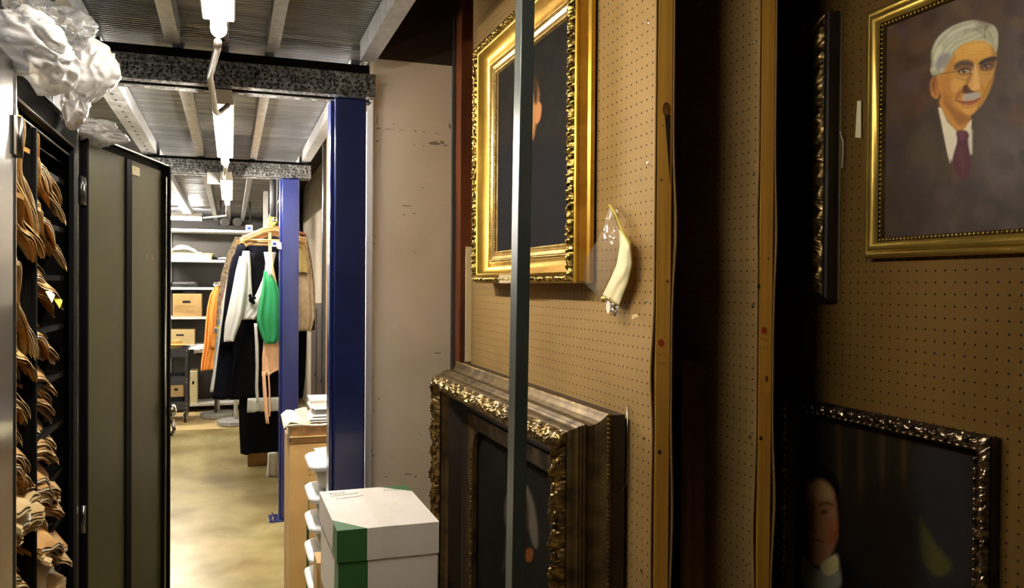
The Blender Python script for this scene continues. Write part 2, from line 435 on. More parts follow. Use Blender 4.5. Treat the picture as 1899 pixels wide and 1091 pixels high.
# scuffs and dents in the beige paint
sc = MB()
rr = random.Random(3)
def scuff(px, py, wpx, hpx):
    p = atY(px, py, wy-0.0006); k = p.y/FPX*1.05
    n = 9
    vs = [(p.x+wpx*k*0.5*math.cos(2*PI*i/n)*rr.uniform(0.6, 1.1), wy-0.0008, p.z+hpx*k*0.5*math.sin(2*PI*i/n)*rr.uniform(0.5, 1.2)) for i in range(n)]
    sc.add(vs, [tuple(range(n))])
for a in [(700,222,2,26),(702,238,8,3),(770,243,7,2.4),(786,245,5,2),(812,248,14,2),(806,266,26,7),(820,264,10,8),(768,269,6,2),(785,271,4,2),(826,270,12,3),
          (700,262,6,3),(756,382,20,2.5),(750,398,6,2),(768,396,8,2),(731,231,4,2.5),(783,348,4,2),(770,470,3,2),(696,440,2,5),(693,452,5,2),(722,240,22,1.2),(745,241,14,1.2),
          (812,655,16,2.5),(702,740,2,6),(694,762,2,7),(693,700,2,4),(780,808,3,3),(716,885,6,3),(756,880,20,2.5),(771,884,4,6),(690,835,3,5),(692,845,3,6),(834,235,4,14)]:
    scuff(*a)
tag(sc.build('wall_scuffs', 'scuff', fixn=False), kind='structure')
# far side wall beyond the posts
struct('wall_side_far', MB().box(0.95, 1.05, wy+0.12, 12.0, 0, 2.95), 'beige')

# ---------------------------------------------------------------- steel: joists, beams, posts
Z_BEAM_T = 2.415
def joist_profile(w):
    h = H_DECK-0.012-Z_BEAM_T; t = 0.003
    # upturned C channel lying on its web: flange lips
    return [(-w/2, h), (-w/2, 0), (w/2, 0), (w/2, h), (w/2-t, h), (w/2-t, t), (-w/2+t, t), (-w/2+t, h)]
bays = [(-1.6, 3.02), (3.28, 5.62), (5.88, 11.4)]
jx = [(-1.15, .05, 'outermost'), (-0.82, .05, 'second outermost'), (-0.49, .085, 'wide slotted'), (-0.19, .045, 'lamp-side'), (0.135, .04, 'middle'), (0.47, .055, 'post-side')]
bayname = ['in front of the spangled beam', 'between the two perforated beams', 'beyond the far perforated beam']
for bi, (y0, y1) in enumerate(bays):
    for x, wd, nm in jx:
        m = MB(); m.prism(joist_profile(wd), 'y', 0, y1-y0)
        if wd > 0.08:
            m.cur = 1
            k = 0.1
            while k < y1-y0:
                m.prism([(x_, y_) for x_, y_ in ((-0.006, k), (0.006, k), (0.006, k+0.03), (-0.006, k+0.03))], 'z', -0.0006, 0.0)
                k += 0.13
        o = m.build('ceiling_joist', ['joist', 'hole'])
        o.location = (x, y0, Z_BEAM_T)
        tag(o, '%s galvanised ceiling joist %s' % (nm, bayname[bi]), 'joist', 'ceiling joists', 'thing')
    # narrow channel that carries the lamps
    m = MB(); h = 0.05
    m.prism([(-0.02, h), (-0.02, 0), (0.02, 0), (0.02, h), (0.017, h), (0.017, 0.003), (-0.017, 0.003), (-0.017, h)], 'y', 0, y1-y0)
    m.cur = 1; k = 0.08
    while k < y1-y0:
        m.box(-0.006, 0.006, k, k+0.03, -0.0006, 0.0); k += 0.10
    o = m.build('lamp_channel', ['joist', 'hole']); o.location = (-0.03, y0, Z_BEAM_T+0.02)
    tag(o, 'narrow slotted grey channel above the tube lamps, %s' % bayname[bi], 'channel', 'lamp channels')

def beam(yf, label, zb=2.295, x0=-1.6, x1=0.505, depth=0.145):
    root = thing('perforated_beam', label, 'beam', (0, yf, zb))
    root['kind'] = 'thing'
    h = 0.086; t = 0.003
    m = MB(); m.box(x0, x1-0.02, 0.012, depth-0.01, h, Z_BEAM_T-zb-0.0005); m.build('bearing_pad', 'ribblack', root)
    m = MB()
    # front C and back C, open between them at the bottom
    m.prism([(0, 0), (0, h), (0.045, h), (0.045, h-t), (t, h-t), (t, t), (0.045, t), (0.045, 0)], 'x', x0, x1)
    m.build('front_channel', 'beam', root)
    m = MB()
    m.prism([(depth, 0), (depth, h), (depth-0.055, h), (depth-0.055, h-t), (depth-t, h-t), (depth-t, t), (depth-0.055, t), (depth-0.055, 0)], 'x', x0, x1)
    m.prism([(depth-0.056, 0.03), (depth-0.053, 0.03), (depth-0.053, h), (depth-0.056, h)], 'x', x0, x1)
    m.build('rear_channel', 'beam_under', root)
    # punched holes: staggered rows on the face, slots underneath
    m = MB(); m.cur = 0
    k = 0; x = x0+0.02
    rnd = random.Random(5)
    while x < x1-0.02:
        for zz, tall in ((0.018, 0.005), (0.034, 0.004), (0.050, 0.005), (0.066, 0.004)):
            if rnd.random() < 0.85:
                dx = 0.008 if int(zz*1000) % 3 else 0
                m.box(x+dx, x+dx+0.008, -0.0005, 0.0005, zz-tall*0.75, zz+tall*0.75)
        if k % 6 == 0: m.box(x, x+0.006, -0.0006, 0.0005, 0.030, 0.056)
        x += 0.023; k += 1
    tag(m.build('hole_pattern', 'hole', root, fixn=False), kind='stuff')
    m = MB(); x = x0+0.03; k = 0
    while x < x1-0.03:
        m.cur = 0 if rnd.random() < 0.45 else 1
        m.box(x, x+0.018, depth-0.036, depth-0.022, -0.0006, 0.0005)
        m.cur = 1
        m.box(x, x+0.012, 0.02, 0.026, -0.0006, 0.0005)
        x += 0.032 if k % 3 else 0.052; k += 1
    tag(m.build('slot_pattern', ['slotlit', 'hole'], root, fixn=False), kind='stuff')
    return root
beam(3.06, 'long spangled perforated steel beam resting on the nearest blue post')
beam(5.66, 'smaller far perforated steel beam above the second blue post', zb=2.31)

def blue_post(x0, x1, y0, label, ztop, lip=True):
    root = thing('steel_post', label, 'post', ((x0+x1)/2, y0, 0), group='blue steel posts')
    root['kind'] = 'thing'
    hw = (x1-x0)/2; d = 0.11
    m = MB()
    m.prism([(-hw, 0), (hw, 0), (hw, d), (-hw, d)], 'z', 0.012, ztop)
    m.build('column', 'blue', root, bevel=0.006, seg=3)
    m = MB()
    m.prism([(-hw-0.014, 0.012), (-hw-0.001, 0.012), (-hw-0.001, d-0.012), (-hw-0.014, d-0.012)], 'z', 0.012, ztop-0.01)
    m.build('side_rib', 'blue', root, bevel=0.003)
    m = MB(); m.prism([(-hw-0.075, -0.03), (hw+0.05, -0.03), (hw+0.05, d+0.03), (-hw-0.075, d+0.03)], 'z', 0, 0.012)
    m.build('base_plate', 'blue', root, bevel=0.003)
    for (bx, by) in ((-hw-0.05, 0.0), (-hw-0.05, d)):
        b = MB(); b.lathe([(0.011, 0.0121), (0.011, 0.020), (0.006, 0.0201), (0.006, 0.032), (0.004, 0.034)], (bx, by, 0), 6)
        b.build('bolt', 'chrome', root)
    return root
px0 = atY(619, 545, 3.10).x; px1 = atY(678, 545, 3.10).x
blue_post(px0, px1, 3.10, 'big dark blue steel post right beside the beige wall', 2.2945)
qx0 = atY(522, 600, 5.72).x; qx1 = atY(554, 600, 5.72).x
blue_post(qx0, qx1, 5.72, 'second blue steel post, in front of the hanging clothes', 2.3095)
blue_post(0.36, 0.46, 9.6, 'far blue steel post half hidden behind the coat hangers', 2.41)

# cap bracket between wall trim and beam (thin white rod)
m = MB(); m.tube([(bx0-0.03, wy-0.03, 2.28), (bx0-0.03, wy-0.03, 2.36)], 0.003)
tag(m.build('hanger_rod', 'white_metal'), 'short thin white rod beside the top of the near blue post', 'rod')

# ---------------------------------------------------------------- tube lamps
def lamp(y0, y1, label, x=-0.03, z=2.20, tm='tube'):
    root = thing('tube_lamp', label, 'lamp', (x, (y0+y1)/2, z), group='fluorescent tube lamps')
    L = (y1-y0)/2
    m = MB(); m.prism([(-0.038, 0.028), (-0.034, 0.022), (0.034, 0.022), (0.038, 0.028), (0.030, 0.075), (-0.030, 0.075)], 'y', -L, L)
    m.build('housing', 'batten', root, bevel=0.002)
    m = MB(); m.tube([(0, -L+0.02, 0), (0, L-0.02, 0)], 0.017, 16)
    m.build('tube', tm, root)
    for s in (-1, 1):
        m = MB(); m.lathe([(0.019, s*(L-0.022)), (0.019, s*(L-0.004)), (0.012, s*L)], (0, 0, 0), 16, axis='y')
        m.build('end_cap', 'glassend', root)
        m = MB(); m.box(-0.012, 0.012, s*(L-0.03)-0.006, s*(L-0.03)+0.006, 0.0, 0.03)
        m.build('lampholder', 'batten', root)
        m = MB(); m.tube([(0, s*L*0.7, 0.075), (0, s*L*0.7, Z_BEAM_T+0.021-z)], 0.004)
        m.build('drop_rod', 'conduit', root)
    return root
lamp(0.85, 2.07, 'fluorescent tube lamp nearest the viewer, cut by the top of the picture', tm='tube_dim')
lamp(3.03, 4.31, 'middle fluorescent tube lamp, seen just beyond the spangled beam')
lamp(5.25, 6.50, 'small distant fluorescent tube lamp below the far beam')
l4 = lamp(-0.62, 0.62, 'fluorescent tube lamp mounted crosswise above the white shelves')
l4.location = (-0.95, 10.4, 2.36); l4.rotation_euler = (0, 0, PI/2)
for c in list(l4.children):
    if c.name.startswith('drop_rod'):
        bpy.data.objects.remove(c)
m = MB(); m.tube([(-0.4, 0, 0.075), (-0.4, 0, 0.13)], 0.004); m.build('drop_rod', 'conduit', l4)

fill_lamp = lamp(7.4, 8.6, 'added fill tube lamp over the far aisle, hidden behind the cabinet door', x=-1.12, z=2.30)  # unseen extra lamp, added to brighten the far floor and clothes
def pipe(pts, label, r=0.0095, name='conduit_pipe'):
    P = [Vector(p) for p in pts]; out = []
    for i, p in enumerate(P):
        if 0 < i < len(P)-1:
            a = (P[i-1]-p); b = (P[i+1]-p); k = min(0.03, a.length*0.4, b.length*0.4)
            a = p+a.normalized()*k; b = p+b.normalized()*k
            for t in (0, .25, .5, .75, 1): out.append(a*(1-t)**2 + p*2*t*(1-t) + b*t*t)
        else: out.append(p)
    m = MB(); m.tube(out, r, 12)
    return tag(m.build(name, 'conduit'), label, 'pipe')
pipe([atY(404, 78, 2.02), atY(403, 90, 2.10), atY(389, 142, 2.55), atY(401, 213, 2.78), atY(423, 196, 2.86)], 'bent grey conduit between the nearest tube lamp and the middle one', 0.0092)
pipe([atY(419, 308, 4.12), atY(417, 322, 4.6), atY(416, 330, 5.0)], 'short grey conduit at the far end of the middle lamp', 0.010)
pipe([Vector((atY(421, 396, 7.4).x, 7.4, 2.50)), atY(421, 396, 7.4), atY(421, 400, 7.6), atY(378, 404, 8.6)], 'thin cream conduit running towards the crosswise lamp', 0.010)
# switch box hanging at the far beam
p = atY(404, 333, 5.55)
t = thing('junction_box', 'small grey junction box under the far perforated beam', 'electrical box', (p.x, 5.5, p.z))
m = MB(); m.box(-0.065, 0.065, 0, 0.06, -0.03, 0.04); m.build('box', 'conduit', t, bevel=0.004)
m = MB(); m.box(-0.06, 0.06, -0.004, 0.0, -0.034, -0.026); m.build('cover', 'hanger', t)
for px, nm in ((418, 'nearer the shelves'), (440, 'nearer the clothes')):
    p = atY(px, 412, 9.4)
    m = MB(); m.lathe([(0.045, -0.02), (0.05, 0.0), (0.05, 0.07)], (0, 0, 0), 20, axis='y')
    o = m.build('round_box', 'greycard'); o.location = p
    tag(o, 'round grey ceiling box under the far deck, the one %s' % nm, 'electrical box', 'round ceiling boxes')
p = atY(406, 412, 9.4); 
m = MB(); m.box(0.06, 0.42, 0, 0.04, -0.01, 0.04); m.box(0.08, 0.095, 0.01, 0.02, 0.04, H_DECK+0.01-p.z+0.02); m.box(0.385, 0.40, 0.01, 0.02, 0.04, H_DECK+0.01-p.z+0.02); o = m.build('cable_tray', 'greywall'); o.location = (-0.2, 9.47, p.z-0.02)
tag(o, 'grey rail carrying the two round boxes below the far deck', 'rail')

# ---------------------------------------------------------------- storage cabinet with folders
CX = -0.36; CY0, CY1 = 1.47, 2.30
cab = thing('storage_cabinet', 'tall dark metal cabinet with open doors, crammed with manila folders', 'cabinet', (CX, (CY0+CY1)/2, 0))
def cabT(x, y, z): return (x-CX, y-(CY0+CY1)/2, z)
cc = (CY0+CY1)/2
m = MB()
D = 0.42
for (x0, x1, y0, y1, z0, z1) in [(-D, 0, CY0-cc-0.16, CY0-cc-0.14, .05, 1.98), (-D, 0, 0.395, CY1-cc, .05, 1.98), (-D, -D+.01, CY0-cc-0.15, CY1-cc, .05, 1.98),
        (-D, 0, CY0-cc-0.15, CY1-cc, 1.965, 1.98), (-D, 0, CY0-cc-0.15, CY1-cc, .05, .07), (-D+.02, -.03, CY0-cc-.14, CY1-cc-.01, 0, .05),
        (-0.02, 0, CY0-cc-0.15, CY1-cc, 1.925, 1.98), (-0.012, 0.0, 0.335, CY1-cc, .05, 1.93)]:
    m.box(x0, x1, y0, y1, z0, z1)
m.build('carcass', 'ribblack', cab, bevel=0.002)
for x, z, r_ in ((0.001, 1.978, 0.0022), (-0.001, 1.926, 0.0030), (-0.010, 1.905, 0.0030), (-0.026, 1.885, 0.0016)):
    m = MB(); m.tube([(x, CY0-cc-0.14, z), (x, 0.395 if z > 1.95 else 0.335, z)], r_, 8); m.build('top_rail', 'chrome' if z > 1.95 else 'dkchrome', cab)
m = MB(); m.tube([(-0.006, 0.350, 0.06), (-0.006, 0.350, 1.90)], 0.004, 8); m.build('jamb_bead', 'cabdoor', cab)
DY = 1.815
m = MB(); m.box(-D+.02, -0.001, DY-cc-0.0015, DY-cc+0.0015, .07, 1.90); m.box(-0.005, 0.001, DY-cc-0.005, DY-cc+0.005, .07, 1.90)
m.build('divider', 'ribblack', cab)
SHZ = [1.845-0.1145*i for i in range(15)]
for z in SHZ:
    m = MB(); m.box(-D+.02, -0.024, CY0-cc-.13, 0.335, z-0.002, z+0.0); m.box(-0.027, -0.022, CY0-cc-.13, 0.335, z-0.012, z)
    m.build('shelf', 'ribblack', cab)
# grey header pan with label plates
m = MB(); m.box(-0.30, -0.010, CY0-cc-0.15, CY1-cc+0.0, 1.981, 2.045); m.build('header', 'header', cab, bevel=0.003)
for yy in (1.83,):
    m = MB(); m.box(-0.0095, -0.0085, yy-cc-0.03, yy-cc+0.045, 1.998, 2.026); m.build('label_plate', 'paper', cab)
m = MB(); m.box(-0.0098, -0.0085, 2.02-cc, 2.024-cc, 1.984, 2.042); m.build('header_seam', 'batten', cab)
# near door folded flat along the aisle
def cab_door(Y, label, ang, W=0.57):
    d = thing('door', None, None, cabT(CX+0.012, Y, 0.0), 0)
    d.parent = cab; d.rotation_euler = (0, 0, ang); d['label'] = label
    return d
d = MB(); d.box(0.0, 0.018, -0.56, 0, .06, 1.975)
dn = d.build('door', 'cabdoor', cab, bevel=0.003); dn.location = cabT(CX-0.006, 1.602, 0); dn['label'] = 'near cabinet door folded back, polished dark grey'
h = MB()
h.box(0.0182, 0.0215, -0.03, -0.002, 1.815, 1.88); h.tube([(0.022, 0.004, 1.812), (0.022, 0.004, 1.883)], 0.0055, 12)
h.build('hinge', 'dkchrome', dn)
h = MB(); h.box(0.0182, 0.0205, -0.012, -0.0095, .07, 1.97); h.build('edge_fold', 'chrome', dn)
# far door swung into the aisle
hx, hy = atZ(149, 249, 1.98).x, 0
hinge = Vector((CX+0.003, 2.315, 0)); free = Vector((-0.2025, 2.865, 0))
vec = free-hinge; ang = math.atan2(vec.y, vec.x); W = vec.length
dd = MB()
dd.box(0, W, 0.004, 0.022, .06, 1.975)
fd = dd.build('door', 'ribblack', cab, bevel=0.002)
fd.location = cabT(hinge.x, hinge.y, 0); fd.rotation_euler = (0, 0, ang); fd['label'] = 'far cabinet door swung out, olive inner face'
# inner face (towards camera = local -y): two olive pans between black ribs
def rib(x0, x1, z0, z1, y=-0.012, name='door_rib', mt='ribblack'):
    r = MB(); r.box(x0, x1, y, 0.004, z0, z1); return r.build(name, mt, fd, bevel=0.002)
r = MB(); r.box(0.012, W*0.50-0.028, -0.001, 0.004, .08, 1.955); r.build('inner_panel', 'olive', fd)
r = MB(); r.box(W*0.50+0.012, W-0.035, -0.001, 0.004, .08, 1.955); r.build('inner_panel', 'olive', fd)
rib(W*0.50-0.028, W*0.50+0.012, .08, 1.955, -0.006)
rib(0, 0.012, .06, 1.975)
rib(W-0.014, W, .06, 1.975, -0.020)
rib(W-0.033, W-0.022, .08, 1.955, -0.008)
r = MB(); r.box(0.0, W, -0.0125, 0.0225, 1.9755, 1.979); r.build('top_edge', 'chrome', fd)
r = MB(); r.box(W*0.50+0.02, W*0.50+0.075, -0.002, -0.001, 1.915, 1.94); r.build('label_plate', 'cream', fd)
r = MB(); r.tube([(W-0.028, -0.012, 0.10), (W-0.028, -0.012, 1.94)], 0.004, 8); r.build('latch_rod', 'dkchrome', fd)
r = MB(); r.ball((W-0.018, -0.032, 1.19), 0.016, 0.012, 0.02); r.tube([(W-0.018, -0.03, 1.16), (W-0.02, -0.038, 1.13), (W-0.022, -0.03, 1.11)], 0.006, 10); r.ball((W-0.004, -0.03, 1.20), 0.008)
r.build('handle', 'chrome', fd)
for zz in (1.83, 1.0, 0.3):
    r = MB(); r.tube([(-0.004, -0.006, zz-0.035), (-0.004, -0.006, zz+0.035)], 0.0055, 12); r.build('hinge', 'dkchrome', fd)
r = MB()
for (a, b) in ((W*0.72, 1.672), (W*0.80, 1.672)): r.box(a, a+0.003, -0.0018, -0.001, b, b+0.014)
r.build('scratch', 'dkchrome', fd)
for zz in (1.83,):
    h = MB(); h.tube([(0.006, 0.395, zz-0.035), (0.006, 0.395, zz+0.035)], 0.0045, 10); h.build('hinge_barrel', 'blk', cab)
h = MB(); h.box(-0.002, 0.002, 0.372, 0.384, 0.05, 1.975); h.build('frame_edge', 'chrome', cab)

# folders
def folder_mesh(seed, LY, DX, th, droop, sag, curl, far):
    """slumped folder: origin at its back bottom middle; x = towards the aisle, y along the shelf"""
    rnd = random.Random(seed); ph = rnd.uniform(0, 6); m = MB(); nu, nv = 15, 9
    fl = rnd.uniform(0.4, 1.3)
    def surf(u, v, top):
        y = (u-0.5)*LY; x = v*DX*(1+0.03*math.sin(u*7+ph))
        front = max(0, v-0.45)/0.55
        z = -droop*front**1.6*(1-far+far*2*u) + sag*math.sin(u*PI*1.1+ph*0.2) + curl*math.sin(u*9+ph)*front**2
        t = th*(0.35+0.65*(1-0.6*front)) if top else 0
        if top and front > 0: t += 0.35*th*abs(math.sin(u*14+ph*2))*front
        return (x, y, z+t)
    NL = 5
    for lf in range(NL):
        m.smooth = True; m.cur = 0 if lf in (0, NL-1) else (1 if rnd.random() < 0.75 else 0)
        dx = 0 if lf in (0, NL-1) else rnd.uniform(-0.010, 0.004); p2 = rnd.uniform(0, 6); k2 = rnd.uniform(0.0006, 0.0022)
        def leaf(u, v, zo=0.0):
            a = surf(u, v, 0); b = surf(u, v, 1); t = lf/(NL-1); fr = max(0, v-0.55)/0.45
            return (a[0]+dx*v, a[1], a[2]*(1-t)+b[2]*t + k2*math.sin(u*16+p2)*fr + zo)
        m.grid(nu, nv, leaf)
        m.smooth = False
        n0 = len(m.v); vs = []
        for i in range(nu): vs += [leaf(i/(nu-1), 1), leaf(i/(nu-1), 1, -0.0009)]
        m.add(vs, [(2*i, 2*i+2, 2*i+3, 2*i+1) for i in range(nu-1)])
    m.smooth = False; m.cur = 0
    for u in (0, 1):
        vs = []; fs = []
        for j in range(nv):
            vs += [surf(u, j/(nv-1), 0), surf(u, j/(nv-1), 1)]
        for j in range(nv-1): fs.append((2*j, 2*j+2, 2*j+3, 2*j+1))
        m.add(vs, fs)
    return m
protos = []
for k in range(12):
    rnd = random.Random(k+40); fam = k//4
    mm = folder_mesh(k, 0.30 if k % 2 else 0.29, 0.27, rnd.uniform(0.006, 0.010), (0.05, 0.075, 0.10)[fam]*rnd.uniform(0.9, 1.1), rnd.uniform(-0.004, 0.008), rnd.uniform(0.0012, 0.004), (0.1, 0.45, 0.7)[fam])
    me_o = mm.build('manila_folder', [('manila2', 'manila', 'manila')[fam] if k % 4 else ('paper', 'manila2', 'manila2')[fam], ('paper', 'manila2', 'manila2')[fam] if k % 2 else 'paper'])
    protos.append(me_o)
first_use = [False]*12
rnd = random.Random(11)
rowname = ['top', 'second', 'third', 'fourth', 'fifth', 'sixth', 'seventh', 'eighth', 'ninth', 'tenth', 'eleventh']
nfold = 0
for ri in range(10):
    zb = SHZ[ri]
    for ci, yc in enumerate((1.715, 1.975)):
        n = rnd.choice([13, 14, 15])+(2 if ri >= 5 else 0) if not (ri == 3 and ci == 0) else 8
        z = zb + 0.004
        grp = 'manila folders on the %s shelf, %s of the divider' % (rowname[ri], 'near side' if ci == 0 else 'far side')
        tilt = rnd.uniform(-0.02, 0.05)
        bulk = rnd.uniform(-0.006, 0.012)
        fam = rnd.choice((1, 2)) if ri < 3 else 1 if ri < 6 else rnd.choice((0, 1))
        for k in range(n):
            pi_ = fam*4+rnd.randrange(4)
            if not first_use[pi_]: o = protos[pi_]; first_use[pi_] = True
            else: o = protos[pi_].copy(); COL.objects.link(o)
            f = k/(n-1)
            fx = CX-(0.012 if ci == 0 else 0.016) + bulk + rnd.uniform(-0.010, 0.010) - 0.03*f*f*(ri < 6) + 0.010*math.sin(f*5+ri)
            o.location = (fx-0.27, yc+rnd.uniform(-0.006, 0.006), z+(0.034, 0.045, 0.045)[fam])
            o.rotation_euler = (rnd.uniform(-0.04, 0.04)+tilt*f, 0.10*f+rnd.uniform(-0.03, 0.03), rnd.uniform(-0.028, 0.028))
            o.scale = (1, 0.60 if ci == 0 else 1.04, 1.35)
            z += 0.0078 if ri < 5 else 0.0070
            where = 'bottom' if k == 0 else ('top' if k == n-1 else 'inside')
            tag(o, 'manila folder %s the %s-shelf pile, %s of the divider' % ({'bottom': 'under', 'top': 'on top of', 'inside': 'within'}[where], rowname[ri], 'near side' if ci == 0 else 'far side'), 'folder', grp)
            nfold += 1
# sticking-out coloured tab cards
for (a, b, c, mt, lb) in ((84, 541, (18, 10), 'paper', 'white index tab sticking out of the folders at shelf four'), (96, 550, (20, 11), 'yellow', 'yellow index tab sticking out of the folders at shelf four')):
    p = atX(a, b, CX-0.004); q = atX(a+c[0], b+c[1], CX+0.012)
    mm = MB(); mm.add([p, p+Vector((0, 0.03, 0.006)), q+Vector((0, 0.0, 0.004)), q+Vector((0, -0.03, -0.012))], [(0, 1, 2, 3)])
    tag(mm.build('index_tab', mt, solid=0.0006), lb, 'tab')

# plastic bags on the cabinet top
def crumple(name, c, r, seed, mt, label, amp=0.28, rot=(0, 0, 0), sub=5, sq=1.6, sharp=2.2):
    bm = bmesh.new(); bmesh.ops.create_icosphere(bm, subdivisions=sub, radius=1.0)
    off = Vector((seed*7.3, seed*3.1, seed*1.7))
    for v in bm.verts:
        d = v.co.normalized()
        w_ = noise.noise_vector(d*1.3+off)*0.5
        n1 = noise.noise(d*1.1+off); n2 = abs(noise.noise((d+w_)*sharp+off)); n3 = abs(noise.noise(Vector((d.x*2, d.y*5, d.z*3))+w_*3+off))
        k = 1 + amp*(n1*1.5 + 0.55 - n2*1.5 - n3*0.5)
        v.co = d*k
        v.co = Vector((v.co.x*r[0], v.co.y*r[1], v.co.z*r[2]))
    for f in bm.faces: f.smooth = False if sub < 5 else True
    me = bpy.data.meshes.new(name); bm.to_mesh(me); bm.free()
    me.materials.append(M[mt])
    o = bpy.data.objects.new(name, me); COL.objects.link(o)
    o.location = c; o.rotation_euler = rot
    return tag(o, label, 'plastic bag', 'plastic bags on the cabinet')
crumple('plastic_bag', atY(52, 98, 1.75), (0.085, 0.30, 0.062), 1, 'bag', 'big milky plastic bag sprawled along the cabinet top', 0.20, (0.10, 0, 0.06))
crumple('plastic_bag', atY(172, 132, 2.0), (0.048, 0.10, 0.062), 2, 'bag', 'puffed milky plastic bag bulging over the aisle above the cabinet', 0.18, (0.1, 0.2, 0.0))
crumple('plastic_bag', atY(142, 188, 2.02), (0.026, 0.09, 0.050), 3, 'bag', 'crumpled white plastic bag hanging down the cabinet header', 0.25, (0, 0.1, 0.1))
crumple('plastic_bag', atY(182, 246, 2.36), (0.055, 0.10, 0.030), 4, 'bag', 'bright white plastic bag slumped above the door hinge', 0.30, (0, 0, -0.2))
crumple('plastic_bag', atY(92, 55, 1.95), (0.085, 0.20, 0.048), 6, 'clearbag', 'clear plastic sheet bag bunched behind the milky bags', 0.30, (0.25, 0.1, 0.2))

# ---------------------------------------------------------------- picture frames
# local frame axes: x = along the wall to the viewer's right (world -Y), y = up, z = out of the wall (world -X)
FT = Matrix(((0, 0, -1), (-1, 0, 0), (0, 1, 0)))
def frame_root(name, label, X, Yleft, Z, cat='painting', lean=0.0):
    o = bpy.data.objects.new(name, None); COL.objects.link(o); o.empty_display_size = 0.05
    o.matrix_world = Matrix.Translation((X, Yleft, Z)) @ FT.to_4x4() @ Matrix.Rotation(lean, 4, 'X')
    return tag(o, label, cat)

def ring(m, W, H, prof, step=None, disp=None, closed=False):
    """sweep a moulding profile [(inset, out)] round a W x H rectangle with mitred corners"""
    sides = [((0, 0), (1, 0), W), ((W, 0), (0, 1), H), ((W, H), (-1, 0), W), ((0, H), (0, -1), H)]
    for si, (o, d, L) in enumerate(sides):
        nx, ny = -d[1], d[0]
        n = max(2, int(L/step)+1) if step else 2
        P = prof + [prof[0]] if closed else prof
        vs = []
        for k in range(n):
            t = k/(n-1)
            for j, (ins, out) in enumerate(P):
                s = ins + (L-2*ins)*t
                di = do = 0.0
                if disp and 0 < k < n-1:
                    e = min(1.0, min(s-ins, L-ins-s)/0.006)
                    di, do = disp(s, j, len(P), si); di *= e; do *= e
                i2 = ins+di
                vs.append((o[0]+d[0]*s+nx*i2, o[1]+d[1]*s+ny*i2, out+do))
        q = len(P)
        fs = [(k*q+j, k*q+j+1, (k+1)*q+j+1, (k+1)*q+j) for k in range(n-1) for j in range(q-1)]
        m.add(vs, fs)
    return m

def acanthus(period, amp, seed=0.0):
    def f(s, j, n, si):
        v = j/(n-1)
        if v <= 0.001 or v >= 0.999: return (0, 0)
        a = 2*PI*s/period
        leaf = abs(math.sin(a*0.5 + 2.2*v))**0.6
        scroll = math.sin(a*1.0 + 5*v + 0.8*math.sin(a*0.5))
        vein = abs(math.sin(a*3.1 - 7*v))
        nn = noise.noise(Vector((s*160+seed, v*5, si*9.0)))
        h = amp*(0.62*leaf + 0.30*scroll + 0.28*vein + 0.55*nn - 0.45)
        return (amp*0.5*nn*(0.5-v), h)
    return f

def beads(m, W, H, inset, out, r, pitch, ry=1.0):
    def put(x, y): m.ball((x, y, out), r, r, r, 6, 4)
    n = int((W-2*inset)/pitch)
    for k in range(n+1):
        x = inset+(W-2*inset)*k/n; put(x, inset); put(x, H-inset)
    n = int((H-2*inset)/pitch)
    for k in range(1, n):
        y = inset+(H-2*inset)*k/n; put(inset, y); put(W-inset, y)
    return m

# --- painting tools (artworks): polygons with soft edges, sRGB colours, coordinates in metres on the canvas
def smooth_poly(pts, n=6):
    P = [np.array(p, float) for p in pts]; N_ = len(P); out = []
    for i in range(N_):
        p0, p1, p2, p3 = P[i-1], P[i], P[(i+1) % N_], P[(i+2) % N_]
        for k in range(n):
            t = k/n
            out.append(0.5*((2*p1)+(-p0+p2)*t+(2*p0-5*p1+4*p2-p3)*t*t+(-p0+3*p1-3*p2+p3)*t**3))
    return np.array(out)
def sdist(X, Y, poly, close=True):
    d = np.full(X.shape, 1e9); inside = np.zeros(X.shape, bool); n = len(poly)
    for i in range(n if close else n-1):
        a = poly[i]; b = poly[(i+1) % n]
        ex, ey = b-a; wx, wy_ = X-a[0], Y-a[1]
        t = np.clip((wx*ex+wy_*ey)/(ex*ex+ey*ey+1e-12), 0, 1)
        d = np.minimum(d, (wx-ex*t)**2+(wy_-ey*t)**2)
        if close:
            c = ((a[1] > Y) != (b[1] > Y)) & (X < (b[0]-a[0])*(Y-a[1])/(b[1]-a[1]+1e-12)+a[0])
            inside ^= c
    d = np.sqrt(d)
    return np.where(inside, -d, d) if close else d
